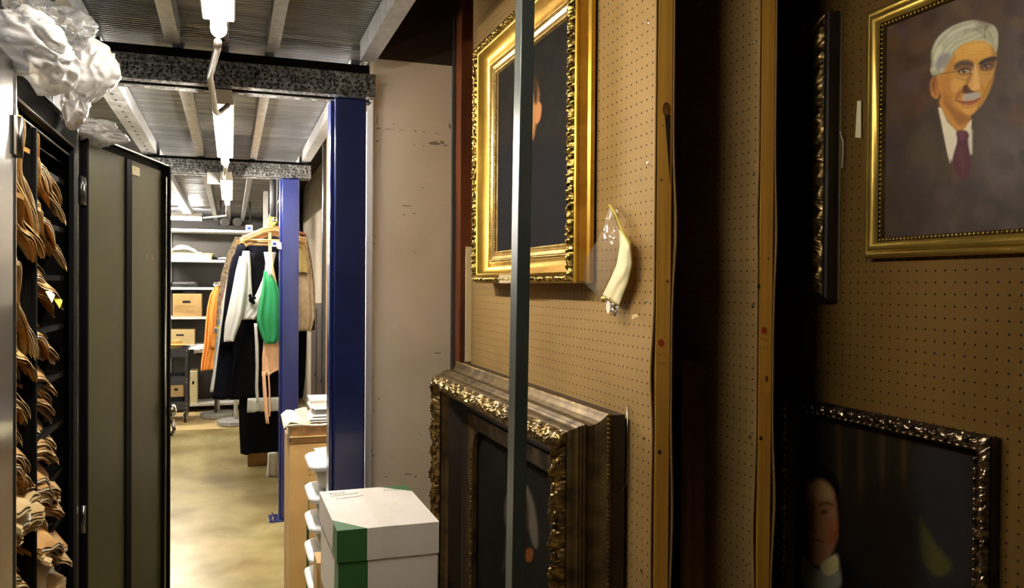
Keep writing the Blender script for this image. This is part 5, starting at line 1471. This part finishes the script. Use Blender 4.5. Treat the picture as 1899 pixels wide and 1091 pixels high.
# albums, envelopes and papers on the carton
z = zt2+0.005
def slab(name, label, cat, x0, x1, y0, y1, z0, z1, m1, m2=None, rz=0.0, grp=None):
    o = thing(name, label, cat, (x0, y0, z0), rz, grp)
    w_, d_, h_ = x1-x0, y1-y0, z1-z0
    if m2:
        c = min(0.004, h_*0.2)
        m = MB(); m.box(0.006, w_, 0.006, d_-0.004, c, h_-c); m.build('pages', m2, o)
        m = MB(); m.box(0, w_, 0, d_, 0, c); m.build('cover', m1, o)
        m = MB(); m.box(0, w_, 0, d_, h_-c, h_); m.build('cover', m1, o)
    else:
        m = MB(); m.box(0, w_, 0, d_, 0, h_*0.5); m.build('lower_leaf', m1, o, bevel=0.0008)
        m = MB(); m.box(0.001, w_-0.001, 0.001, d_-0.001, h_*0.5, h_); m.build('upper_leaf', m1, o, bevel=0.0008)
    return o
slab('album', 'dark brown album at the bottom of the books on the tall carton', 'book', L_.x+0.002, L_.x+0.34, ty-0.005, ty+0.26, z, z+0.030, 'leather', 'carddark')
slab('album', 'thick tan album under the loose envelopes on the tall carton', 'book', L_.x+0.0, L_.x+0.34, ty-0.02, ty+0.26, z+0.031, z+0.087, 'tancover', 'leather')
# slumped cream envelope sheets
m = MB()
def env(u, v):
    x = -0.028+0.125*u; y = -0.01+0.25*v
    zz_ = 0.012+0.022*v+0.006*math.sin(u*6) - 0.05*max(0, 0.22-u)**1.0*2.2*(1-v*0.3)
    return (x, y, zz_)
m.grid(14, 8, env); o = m.build('cream_envelope', 'cream', solid=0.003); o.location = (L_.x, ty-0.01, z+0.088)
tag(o, 'big cream envelope slumping over the aisle edge of the album', 'envelope')
m = MB(); m.grid(10, 6, lambda u, v: (-0.02+0.30*u, -0.02+0.25*v, 0.002+0.004*math.sin(u*9))); o = m.build('loose_sheet', 'wpaper', solid=0.001); o.location = (L_.x, ty-0.01, z+0.088)
tag(o, 'loose wavy white sheet lying directly on the tan album', 'paper')
zq = z+0.098
for i, (lb, x0, h_, mt, m2) in enumerate((('grey-edged folder under the white binders on the carton', 0.085, 0.014, 'wpaper', 'greycard'), ('thin white binder second from the bottom on the carton', 0.105, 0.012, 'wpaper', 'greycard'),
        ('white box file with dark grey side on the carton', 0.115, 0.034, 'wpaper', 'greycard'), ('thick white paper ream topmost on the carton', 0.10, 0.040, 'wpaper', 'wpaper'))):
    slab('binder', lb, 'binder', L_.x+x0, L_.x+0.34, ty+0.0+0.006*i, ty+0.22, zq, zq+h_, mt, m2); zq += h_+0.001
for k, (dx, lb) in enumerate(((0.045, 'white envelope leaning outermost against the binders'), (0.055, 'white envelope leaning second against the binders'), (0.066, 'white envelope leaning closest to the binders'))):
    m = MB(); m.add([(0, 0, 0), (0.028, 0, 0.0), (0.012, 0.0, 0.058+0.004*k), (-0.022+0.004*k, 0.0, 0.058+0.004*k)], [(0, 1, 2, 3)])
    o = m.build('white_envelope', 'wpaper', solid=0.002); o.location = (L_.x+dx, ty-0.006-0.004*k, z+0.108); tag(o, lb, 'envelope', 'leaning white envelopes')
c = atY(600, 835, ty-0.06)
m = MB(); m.add([atY(582, 832, ty-0.02), atY(612, 828, ty-0.02), atY(612, 843, ty-0.1), atY(591, 849, ty-0.1)], [(0, 1, 2, 3)])
tag(m.build('white_card', 'wpaper', solid=0.001), 'white card sticking out between the tall carton and the topmost tub', 'card')

# ---------------------------------------------------------------- dark brown panels beyond the near post
m = MB()
o = thing('shade_cabinet', 'dark brown stand-in cabinet for shade low on the side wall, behind the near post', 'cabinet', (0.72, 6.3, 0))  # dark cabinet shape put in for the shaded lower side wall
m.box(0, 0.22, 0, 1.6, 0, 1.42); m.build('body', 'door_brown', o, bevel=0.004)
for k in range(3):
    m = MB(); m.box(-0.012, 0, 0.03+0.53*k, 0.50+0.53*k, 0.05, 1.38); d_ = m.build('door', 'door_brown', o, bevel=0.003)
    h_ = MB(); h_.ball((-0.02, 0.08+0.53*k, 0.8), 0.012); h_.build('handle', 'dkchrome', d_)
pq = atY(598, 500, 4.9)
m = MB(); m.box(0, 0.022, 0, 0.04, 0, 2.49); o = m.build('black_upright', 'blk', bevel=0.002); o.location = (pq.x, 4.9, 0)
tag(o, 'slim black upright standing just past the near blue post', 'upright')
pq = atY(606, 500, 4.6)
m = MB(); m.box(0, 0.014, 0, 0.04, 0, 2.49); o = m.build('brown_upright', 'carddark', bevel=0.002); o.location = (pq.x, 4.6, 0)
tag(o, 'thin brown upright between the black upright and the near post', 'upright')

# ---------------------------------------------------------------- far shelves, cart
SY = 10.9
def wx(px, Y): return atY(px, 545, Y).x
sx0 = wx(306, SY); sx1 = 0.45
sh = thing('shelving_unit', 'white metal shelving unit at the end of the aisle', 'shelves', (sx0, SY, 0))
W_ = sx1-sx0; DS = 0.45
for x in (0.0, W_-0.04):
    for y in (0.0, DS-0.04):
        m = MB(); m.box(x, x+0.045, y, y+0.04, 0, 2.30); m.build('upright', 'shelfwhite', sh)
m = MB(); m.box(0.0, W_, DS, DS+0.01, 0, 2.30); m.build('back_panel', 'shelfdark', sh)
szs = [atY(330, py, SY).z for py in (424, 481, 533, 588, 640)]+[0.10]
for i, z in enumerate(szs):
    m = MB(); m.box(0.0, W_, 0.0, DS, z-0.03, z); m.build('shelf', 'shelfwhite' , sh, bevel=0.002)
def zs(i): return szs[i]
# tray with white cloth
tr = thing('tray', 'cream tray on the upper white shelf holding a folded white cloth', 'tray', (wx(313, SY), SY+0.03, zs(1)))
tw = wx(394, SY)-wx(313, SY)
m = MB(); loft(m, [[(x, y, z_) for x, y in rrect(e, tw-e, e, 0.34-e, 0.03)] for e, z_ in ((0.02, 0), (0.0, 0.075), (-0.012, 0.085), (0.004, 0.085), (0.02, 0.02))], True); m.build('pan', 'tray', tr)
bmn = MB(); bmn.grid(24, 14, lambda u, v: (0.01+(tw*0.72)*u, 0.02+0.28*v, 0.085+0.115*(max(0, math.sin(PI*min(1, u*1.15)))**0.6)*math.sin(PI*(0.15+0.7*v))*(1-0.45*u)+0.01*noise.noise(Vector((u*6, v*5, 0)))))
o = bmn.build('folded_cloth', 'cloth', solid=0.01); o.location = tr.location; tag(o, 'folded white cloth heaped in the cream tray', 'cloth')
m = MB(); m.grid(10, 6, lambda u, v: (0.14*u, 0.2*v, 0.02+0.015*math.sin(u*3)*math.sin(v*3))); o = m.build('folded_cloth', 'cloth', solid=0.012); o.location = (wx(404, SY), SY+0.05, zs(1)); tag(o, 'small white cloth beside the cream tray on the shelf', 'cloth')
# black case
c = (wx(315, SY), SY+0.03, zs(2))
o = thing('black_case', 'flat black case lying on the middle white shelf', 'case', c)
w_ = wx(367, SY)-c[0]
m = MB(); m.smooth = True; loft(m, [[(x, y, z_) for x, y in rrect(e, w_-e, e, 0.3-e, 0.04)] for e, z_ in ((0.01, 0), (0.0, 0.02), (0.0, 0.05), (0.02, 0.075))]); m.build('shell', 'blackbag', o)
m = MB(); m.tube([(w_*0.4, -0.005, 0.03), (w_*0.45, -0.03, 0.035), (w_*0.6, -0.03, 0.035), (w_*0.65, -0.005, 0.03)], 0.006); m.build('handle', 'blackbag', o)
o = thing('white_bundle', 'small white bundle on the middle shelf near the fur coat', 'bundle', (wx(398, SY), SY+0.04, zs(2)))
m = MB(); m.ball((0.05, 0.06, 0.035), 0.07, 0.05, 0.035, 14, 8); m.build('wrap', 'cloth', o)
m = MB(); m.tube([(0.05, 0.01, 0.02), (0.05, 0.015, 0.06), (0.05, 0.08, 0.072)], 0.004); m.build('tie', 'cord_white', o)
# record boxes
def rec_box(px0_, px1_, i, py_top, label, mt, lidm=None, open_top=False):
    x0 = wx(px0_, SY); x1 = wx(px1_, SY); zt_ = atY(330, py_top, SY).z; h = zt_-zs(i)
    o = thing('record_box', label, 'box', (x0, SY+0.02, zs(i)))
    w_ = x1-x0
    m = MB(); m.box(0, w_, 0, 0.33, 0, h); m.build('carton', mt, o, bevel=0.004)
    m = MB(); pts = rrect(w_*0.33, w_*0.62, h*0.60, h*0.70, h*0.05, 4)
    m.prism(pts, 'y', -0.002, 0.001); m.build('hand_hole', 'hole', o)
    return o, w_, h
o, w_, h = rec_box(320, 374, 3, 545, 'tan archive box with a hand hole and printed lines on the shelf', 'card')
m = MB(); rn = random.Random(2)
for k in range(6): m.box(0.04*w_, w_*rn.uniform(0.5, 0.85), -0.0015, 0, h*(0.48-0.055*k), h*(0.488-0.055*k))
m.build('printed_lines', 'carddark', o)
m = MB(); m.box(w_*0.35, w_*0.8, 0.05, 0.25, h, h+0.03); o2 = m.build('dark_pad', 'blackbag'); o2.location = o.location; tag(o2, 'dark flat object lying on the tan archive box', 'pad')
rec_box(309, 361, 4, 612, 'pale pink-beige archive box on the low shelf behind the cart', 'tancover')
rec_box(315, 340, 5, 708, 'small white carton on the bottom shelves behind the cart', 'tancover')
rec_box(352, 366, 5, 690, 'tall narrow cream carton beside the cart', 'cream')

# cart
CYY = 10.05
cz = atY(340, 646, CYY).z
cxr = wx(349, CYY); 
ct = thing('utility_cart', 'dark grey three-tier utility cart on casters', 'cart', (cxr-0.55, CYY, 0))
for (x, y) in ((0, 0), (0.515, 0), (0, 0.40), (0.515, 0.40)):
    m = MB(); m.box(x, x+0.035, y, y+0.035, 0.13, cz); m.build('corner_post', 'cart', ct, bevel=0.003)
for z in (cz-0.10, cz-0.42, 0.15):
    m = MB()
    m.box(0.0, 0.55, 0.0, 0.435, z, z+0.008)
    for (x0, x1, y0, y1) in ((0, 0.55, -0.003, 0.003), (0, 0.55, 0.432, 0.438), (-0.003, 0.003, 0, 0.435), (0.547, 0.553, 0, 0.435)): m.box(x0, x1, y0, y1, z, z+0.10)
    m.build('tray', 'cart', ct)
    m = MB()
    for zz_ in (z+0.03, z+0.07): m.ball((0.533, -0.005, zz_), 0.008)
    m.build('rivet', 'chrome', ct)
for (x, y) in ((0.03, 0.03), (0.52, 0.03), (0.03, 0.40), (0.52, 0.40)):
    m = MB(); m.lathe([(0.03, -0.014), (0.055, -0.013), (0.06, -0.008), (0.06, 0.008), (0.055, 0.013), (0.03, 0.014)], (x, y, 0.06), 20, axis='x'); w0 = m.build('wheel', 'rubber', ct)
    m = MB(); m.lathe([(0.03, -0.017), (0.03, 0.017)], (x, y, 0.06), 14, axis='x'); m.build('hub', 'chrome', w0)
    m = MB(); m.box(x-0.022, x-0.018, y-0.02, y+0.02, 0.05, 0.13); m.box(x+0.018, x+0.022, y-0.02, y+0.02, 0.05, 0.13); m.box(x-0.022, x+0.022, y-0.025, y+0.025, 0.125, 0.13); m.build('caster_fork', 'chrome', ct)
m = MB(); m.lathe([(0.11, 0.0), (0.115, 0.005), (0.06, 0.015), (0.05, 0.05), (0.03, 0.06), (0.0, 0.062)], (0, 0, 0), 24)
o = m.build('straw_hat', 'straw'); o.location = (cxr-0.13, CYY+0.20, cz+0.024); tag(o, 'flat straw hat resting on the basket in the utility cart', 'hat')
m = MB(); m.lathe([(0.07, 0), (0.10, 0.115), (0.095, 0.115), (0.066, 0.006)], (0, 0, 0), 24)
o = m.build('straw_basket', 'straw'); o.location = (cxr-0.17, CYY+0.22, cz-0.092); tag(o, 'shallow woven straw basket on the utility cart', 'basket')
m = MB(); m.grid(10, 6, lambda u, v: (0.2*u, 0.24*v, 0.05*u*math.sin(v*3))); o = m.build('magazine', 'wpaper', solid=0.006); o.location = (cxr-0.02, CYY+0.05, cz-0.02); tag(o, 'curled pale magazine at the end of the utility cart', 'magazine')
lt = thing('low_table', 'dark side table with papers between cart and orange garment', 'table', (cxr+0.06, 10.26, 0))
m = MB(); m.box(0, 0.55, 0, 0.5, 0.74, 0.78); m.build('tabletop', 'blk', lt, bevel=0.003)
for (x, y) in ((0.22, 0.02), (0.5, 0.02), (0.22, 0.45), (0.5, 0.45)):
    m = MB(); m.box(x, x+0.03, y, y+0.03, 0, 0.74); m.build('leg', 'blk', lt)
for i, (dx, dz, lb) in enumerate(((0.0, 0.782, 'loose white papers nearest the cart on the side table'), (0.16, 0.788, 'loose white papers near the orange garment on the side table'))):
    m = MB(); m.grid(10, 6, lambda u, v: (0.26*u, -0.06+0.28*v, 0.012*math.sin(u*5+v*3)-0.10*max(0, 0.25-v))); o = m.build('loose_papers', 'wpaper', solid=0.006); o.location = (cxr+0.05+dx, 10.31, dz+0.02); tag(o, lb, 'papers', 'papers on the side table')
# dark low fill panel behind cart
struct('wall_back_panel', MB().box(-1.6, 0.9, 11.75, 11.8, 0, 2.95), 'greywall')

# cardboard sheet on the floor
c = [atZ(300, 800, 0.0), atZ(450, 795, 0.0)]
m = MB(); m.add([(-1.3, c[0].y, 0.004), (0.3, c[1].y, 0.004), (0.3, 10.85, 0.004), (-1.3, 10.85, 0.004)], [(0, 1, 2, 3)])
tag(m.build('cardboard_sheet', 'tancover', solid=0.006), 'flat tan cardboard sheet on the floor under the cart', 'cardboard sheet')
m = MB(); m.grid(8, 5, lambda u, v: (0.3*u, 0.2*v, 0.02+0.012*math.sin(u*5))); o = m.build('paper_bundle', 'wpaper', solid=0.01); o.location = (wx(372, 10.4), 10.35, 0.02); tag(o, 'white papers lying on the floor beside the cart', 'papers')

# garment racks: heavy disc bases with white poles and a rail
def garment_rack(x, y, ztop, label, y2=None):
    o = thing('garment_rack', label, 'clothes rack', (x, y, 0), group='garment racks')
    m = MB(); m.lathe([(0.19, 0.0), (0.20, 0.01), (0.20, 0.05), (0.185, 0.06), (0.03, 0.065)], (0, 0, 0.009), 10); m.build('base', 'stone', o, bevel=0.003)
    m = MB(); m.tube([(0, 0, 0.06), (0, 0, ztop)], 0.022, 14); m.build('pole', 'shelfwhite', o)
    m = MB(); m.tube([(0, -0.03, ztop), (0, (y2 or y)-y, ztop)], 0.014, 12); m.build('rail', 'chrome', o)
    return o
g = atZ(437, 789, 0.0); garment_rack(g.x+0.0, g.y, 2.02, 'heavy grey disc base with white pole, nearer the coats', g.y-0.6)
g2 = atZ(404, 775, 0.0); garment_rack(g2.x, g2.y, 1.60, 'heavy grey disc base with white pole, nearer the cart', 8.45)
# rail over the hanging clothes, from ceiling straps
RX = 0.285; RZ = 2.045
o = thing('clothes_rail', 'steel rail holding the coat hangers behind the second post', 'rail', (RX, 5.95, RZ))
m = MB(); m.tube([(0, 0, 0), (0, 1.7, 0)], 0.014, 12); m.build('rail', 'chrome', o)
for yy in (0.05, 1.6):
    m = MB(); m.box(-0.02, 0.02, yy-0.012, yy+0.012, 0.0, Z_BEAM_T-RZ); m.build('hanging_strap', 'conduit', o)
m = MB(); m.tube([(-0.012, -0.02, 0.30), (-0.012, -0.02, 0.02)], 0.022, 10); m.build('sleeve', 'rubber', o)

# ---------------------------------------------------------------- clothes
def garment(parent, name, mt, rows, Y, th=0.05, folds=5, amp=0.12, nph=40, seed=0.0, sub=5):
    """rows: (py, pxL, pxR) -> closed lofted cloth volume hanging at depth Y"""
    rings = []
    base = Vector(parent.location) if parent else Vector((0, 0, 0))
    R = []
    for k in range(len(rows)-1):
        a, b = rows[k], rows[k+1]
        for s in range(sub):
            t = s/sub; R.append([a[i]*(1-t)+b[i]*t for i in range(3)])
    R.append(list(rows[-1]))
    nr = len(R)
    for i, (py, l, r) in enumerate(R):
        pl_ = atY(l, py, Y); pr_ = atY(r, py, Y); cx_ = (pl_.x+pr_.x)/2; hw_ = abs(pr_.x-pl_.x)/2; cz_ = (pl_.z+pr_.z)/2
        f = i/(nr-1); tt = min(th, hw_*1.2)*(0.55+0.45*math.sin(PI*min(1, 0.2+f)))
        ring_ = []
        for k in range(nph):
            a = 2*PI*k/nph; ca, sa = math.cos(a), math.sin(a)
            e = 0.75
            x = hw_*math.copysign(abs(ca)**e, ca); y = tt*math.copysign(abs(sa)**e, sa)
            rip = 1+amp*(0.3+f)*math.sin(folds*a+seed+0.6*math.sin(f*3))
            y *= rip; y += 0.012*math.sin(folds*2*x/hw_*1.3+seed)*(0.3+f)
            ring_.append((cx_+x-base.x, Y+y-base.y, cz_+0.006*math.sin(3*a+seed)*(f > 0.9)-base.z))
        rings.append(ring_)
    m = MB(); m.smooth = True; loft(m, rings)
    return m.build(name, mt, parent)

def hanger(Y, cx_px, half, label, tilt=0.0, zoff=0.0, mt='hanger'):
    c = atY(cx_px, 430, Y); o = thing('coat_hanger', label, 'hanger', (RX, Y, RZ), group='wooden coat hangers')
    dx = 0
    z0 = -0.055+zoff
    pts = [(-half, 0, z0-0.085), (-half*0.75, 0, z0-0.06), (-half*0.35, 0, z0-0.018), (0, 0, z0), (half*0.35, 0, z0-0.018), (half*0.75, 0, z0-0.06), (half, 0, z0-0.085)]
    m = MB()
    for off in (-0.009, 0.009): m.tube([(p[0], p[1], p[2]+off) for p in pts], 0.0125, 8)
    m.build('shoulder_bar', mt, o)
    m = MB(); m.tube([(-half*0.9, 0, z0-0.085), (half*0.9, 0, z0-0.085)], 0.008, 8); m.build('trouser_bar', mt, o)
    m = MB(); m.tube([(0, 0, z0)]+[(0.020*math.sin(t), 0, 0.004-0.001+0.0+0.020*math.cos(t)) for t in [PI*1.0-k*PI*1.45/10 for k in range(11)]], 0.003, 8); m.build('hook', 'chrome', o)
    o.rotation_euler = (0, 0, tilt)
    return o
hl = ['frontmost wooden coat hanger, above the green vest', 'wooden coat hanger holding the white blouse', 'wooden coat hanger above the black coat', 'wooden coat hanger of the navy coat',
      'wooden coat hanger of the plaid coat', 'rearmost wooden coat hanger, inside the fur coat', 'empty looking wooden hanger between blouse and vest']
for i, (Y, hf, tl, zo) in enumerate(((6.0, 0.21, 0.1, 0.0), (6.10, 0.215, -0.12, -0.005), (6.22, 0.22, 0.12, 0.0), (6.40, 0.22, 0.05, 0.01), (6.60, 0.22, 0.0, 0.01), (6.80, 0.25, 0.1, 0.01), (6.05, 0.2, 0.25, -0.03))):
    hanger(Y, 505, hf, hl[i], tl, zo)
def gthing(label, cat, Y, name): return thing(name, label, cat, (RX, Y, RZ-0.1))
g = gthing('grey-brown fur coat hanging at the back of the rail', 'coat', 7.0, 'fur_coat')
garment(g, 'coat_body', 'fur', [(428, 480, 540), (436, 450, 556), (455, 432, 568), (490, 418, 576), (520, 410, 580), (570, 404, 582), (612, 401, 584)], 7.0, 0.12, 7, 0.1, 60)
garment(g, 'sleeve', 'fur', [(440, 436, 456), (470, 422, 444), (510, 410, 430), (560, 403, 424), (600, 401, 422)], 6.93, 0.06, 3, 0.1, 24)
garment(g, 'sleeve', 'fur', [(440, 556, 570), (480, 562, 578), (530, 566, 584), (600, 566, 585)], 6.93, 0.06, 3, 0.1, 24)
g = gthing('tan plaid coat with blue hem, hanging before the fur coat', 'coat', 6.82, 'plaid_coat')
garment(g, 'coat_body', 'plaid', [(440, 480, 540), (470, 446, 550), (500, 426, 555), (540, 413, 560), (570, 406, 560), (608, 402, 560)], 6.82, 0.05, 5, 0.12)
garment(g, 'hem', 'floral', [(606, 398, 556), (616, 397, 556)], 6.82, 0.05, 5, 0.12)
g = gthing('pale grey long coat whose hem shows beneath the navy coat', 'coat', 6.72, 'grey_coat')
garment(g, 'coat_body', 'ltgrey', [(445, 470, 540), (500, 425, 545), (560, 412, 545), (640, 403, 545), (700, 393, 540), (724, 389, 536)], 6.72, 0.04, 5, 0.12)
g = gthing('blue patterned dress showing as a strip beside the orange garment', 'dress', 6.76, 'patterned_dress')
garment(g, 'dress_body', 'floral', [(460, 470, 540), (560, 410, 520), (616, 402, 520), (650, 398, 520), (678, 396, 518)], 6.76, 0.03, 4, 0.1)
g = gthing('long navy wool coat, widest garment in the middle of the rail', 'coat', 6.45, 'navy_coat')
garment(g, 'coat_body', 'navy', [(438, 480, 540), (452, 446, 566), (480, 430, 572), (503, 424, 572), (553, 417, 572), (590, 413, 570), (650, 405, 568), (700, 399, 566), (736, 394, 562)], 6.45, 0.09, 7, 0.14, 60)
garment(g, 'sleeve', 'navy', [(455, 440, 460), (500, 426, 450), (560, 418, 440), (610, 410, 436), (640, 408, 430)], 6.38, 0.05, 3, 0.1, 24)
g = gthing('white V-neck blouse with long sleeve and black bow', 'blouse', 6.12, 'white_blouse')
garment(g, 'front_panel', 'white_blouse', [(466, 450, 463), (490, 446, 465), (520, 443, 466), (548, 440, 468), (565, 444, 470), (592, 446, 470)], 6.12, 0.04, 3, 0.15, 28)
garment(g, 'front_panel', 'white_blouse', [(468, 489, 512), (488, 492, 508), (500, 491, 505), (520, 486, 500), (545, 475, 496), (562, 466, 492), (578, 456, 484), (592, 446, 474)], 6.11, 0.04, 3, 0.15, 28)
garment(g, 'sleeve', 'white_blouse', [(476, 444, 458), (503, 437, 458), (540, 430, 456), (577, 422, 452), (600, 417, 446), (625, 415, 436), (633, 415, 434)], 6.05, 0.05, 3, 0.12, 28)
m = MB()
for (px, py, r) in ((466, 556, 0.018), (464, 549, 0.012), (470, 561, 0.013), (472, 553, 0.01)):
    q = atY(px, py, 6.05)-Vector(g.location); m.ball(tuple(q), r, 0.012, r*1.2, 8, 6)
m.build('bow', 'black', g)
g = gthing('black dress seen through the open neck of the white blouse', 'dress', 6.25, 'black_dress')
garment(g, 'dress_body', 'black', [(470, 462, 520), (520, 455, 540), (600, 440, 548), (660, 436, 548), (700, 430, 548), (738, 426, 548)], 6.25, 0.06, 5, 0.1)
g = gthing('green sleeveless vest hanging beside the second blue post', 'vest', 6.0, 'green_vest')
garment(g, 'vest_body', 'green', [(503, 489, 500), (512, 488, 506), (526, 487, 513), (545, 484, 520), (575, 478, 524), (595, 476, 524), (612, 480, 522), (628, 486, 518), (637, 491, 510)], 5.98, 0.05, 4, 0.14, 36)
garment(g, 'strap', 'white_blouse', [(478, 497, 503), (500, 496, 502), (513, 496, 502)], 5.95, 0.01, 2, 0.1, 16, sub=2)
g = gthing('peach apron with dangling ties below the green vest', 'apron', 6.04, 'peach_apron')
garment(g, 'apron_body', 'peach', [(600, 490, 522), (640, 488, 524), (665, 486, 524), (684, 486, 524), (696, 485, 498)], 6.06, 0.02, 3, 0.1, 28)
garment(g, 'neck_strap', 'peach', [(432, 497, 503), (470, 498, 504), (500, 502, 508), (530, 506, 514), (600, 506, 520)], 6.03, 0.008, 2, 0.1, 14)
garment(g, 'tie', 'peach', [(690, 486, 492), (720, 487, 494), (750, 489, 496), (785, 493, 499)], 6.0, 0.006, 2, 0.2, 14)
garment(g, 'tie', 'peach', [(688, 496, 499), (720, 498, 501), (760, 499, 502), (772, 498, 501)], 6.01, 0.006, 2, 0.2, 14)
g = gthing('narrow grey-white scarf dangling left of the peach apron', 'scarf', 6.08, 'white_scarf')
g['label'] = 'narrow grey-white scarf dangling against the black dress'
garment(g, 'scarf_length', 'ltgrey', [(600, 471, 477), (640, 473, 480), (680, 474, 480), (720, 473, 479), (745, 475, 481)], 6.0, 0.01, 3, 0.2, 16)
garment(g, 'fringe', 'ltgrey', [(745, 474, 482), (762, 477, 481)], 6.0, 0.008, 3, 0.3, 16)
g = gthing('long black skirt hanging lowest, above the brown box', 'skirt', 6.5, 'black_skirt')
garment(g, 'skirt_body', 'black', [(730, 444, 550), (770, 443, 555), (800, 444, 556), (838, 446, 552)], 6.3, 0.09, 7, 0.12, 50)
garment(g, 'waist_lining', 'ltgrey', [(738, 459, 524), (763, 458, 526)], 6.12, 0.02, 5, 0.15, 30)
g = thing('orange_cardigan', 'orange knitted cardigan hanging on the disc-based rack', 'cardigan', (g2.x, g2.y-0.5, 1.5))
garment(g, 'cardigan_body', 'orange', [(530, 400, 420), (545, 390, 424), (570, 384, 424), (600, 381, 422), (640, 378, 420), (670, 373, 412), (686, 372, 408)], 8.6, 0.10, 9, 0.16, 60)
garment(g, 'sleeve', 'orange', [(540, 396, 412), (580, 388, 404), (620, 388, 402), (645, 389, 400)], 8.5, 0.05, 3, 0.1, 24)
g = gthing('tan sweater showing on the wall side of the second blue post', 'sweater', 6.3, 'tan_sweater')
garment(g, 'sweater_body', 'tan', [(444, 545, 566), (470, 545, 572), (500, 545, 577), (523, 545, 581), (560, 545, 583), (590, 545, 584), (614, 545, 577)], 6.30, 0.07, 5, 0.1, 40)
garment(g, 'collar_panel', 'khaki', [(450, 545, 563), (480, 546, 568), (500, 546, 574), (506, 548, 572)], 6.2, 0.02, 3, 0.1, 28)
for k, (Y, lb, p0, p1) in enumerate(((6.22, 'reddish hanger end poking out past the post, upper', (553, 430), (568, 437)), (6.3, 'reddish hanger end poking out past the post, lower', (553, 437), (568, 452)))):
    o = thing('coat_hanger', lb, 'hanger', tuple(atY(545, 428, Y)))
    b0 = Vector(o.location); m = MB(); m.tube([atY(530, p0[1]-4, Y)-b0, atY(p0[0], p0[1], Y)-b0, atY(p1[0], p1[1], Y)-b0], [0.012, 0.012, 0.010], 8); m.build('shoulder_bar', 'redwood', o)
    m = MB(); m.tube([atY(520, p0[1]+6, Y)-b0, atY(p0[0]-5, p0[1]+8, Y)-b0], 0.006, 8); m.build('trouser_bar', 'redwood', o)
# yellow ribbon and tags round the hooks
m = MB(); q = [atY(x, y, 5.98) for x, y in ((500, 398), (508, 404), (512, 412), (506, 418), (498, 412), (502, 402))]
m.tube(q, 0.010, 8); tag(m.build('yellow_ribbon', 'yellow'), 'yellow ribbon knotted round the hanger hooks', 'ribbon')
for (a, b, lb) in ((462, 423, 'white hanger tag with printed square, at the outer hanger end'), (509, 452, 'white size tag hanging near the second post')):
    q = atY(a, b, 5.97); o = thing('hanger_tag', lb, 'tag', tuple(q))
    m = MB(); m.box(-0.022, 0.022, -0.001, 0.001, -0.02, 0.02); m.build('tag', 'wpaper', o); m = MB(); m.box(-0.012, 0.012, -0.002, -0.001, -0.012, 0.008); m.build('print', 'blue', o)
q = atY(517, 455, 5.70)
m = MB(); m.add([(q.x-0.012, 5.70, q.z+0.025), (q.x+0.016, 5.70, q.z+0.018), (q.x+0.018, 5.70, q.z-0.026), (q.x-0.012, 5.70, q.z-0.022)], [(0, 1, 2, 3)])
tag(m.build('paper_tag', 'cream', solid=0.001), 'torn cream paper tag stuck on the second blue post', 'tag')
# brown box and white bag on the floor under the clothes
q = atZ(459, 866, 0.0); q2 = atZ(497, 868, 0.0); 
o = thing('cardboard_box', 'dark brown box on the floor beneath the black skirt', 'box', (q.x, q.y, 0)); wq = q2.x-q.x
m = MB(); m.box(0, wq, 0, 0.3, 0, 0.24); m.build('carton', 'carddark', o, bevel=0.004)
m = MB(); m.box(-0.003, wq+0.003, -0.003, 0.303, 0.20, 0.245); m.build('lid', 'carddark', o, bevel=0.003)
q = atZ(495, 884, 0.0)
g = thing('white_cloth_bag', 'limp white cloth bag on the floor against the second post', 'bag', (q.x, q.y, 0))
garment(g, 'bag_body', 'cloth', [(840, 497, 516), (860, 496, 517), (884, 494, 518)], q.y, 0.03, 4, 0.15, 28)
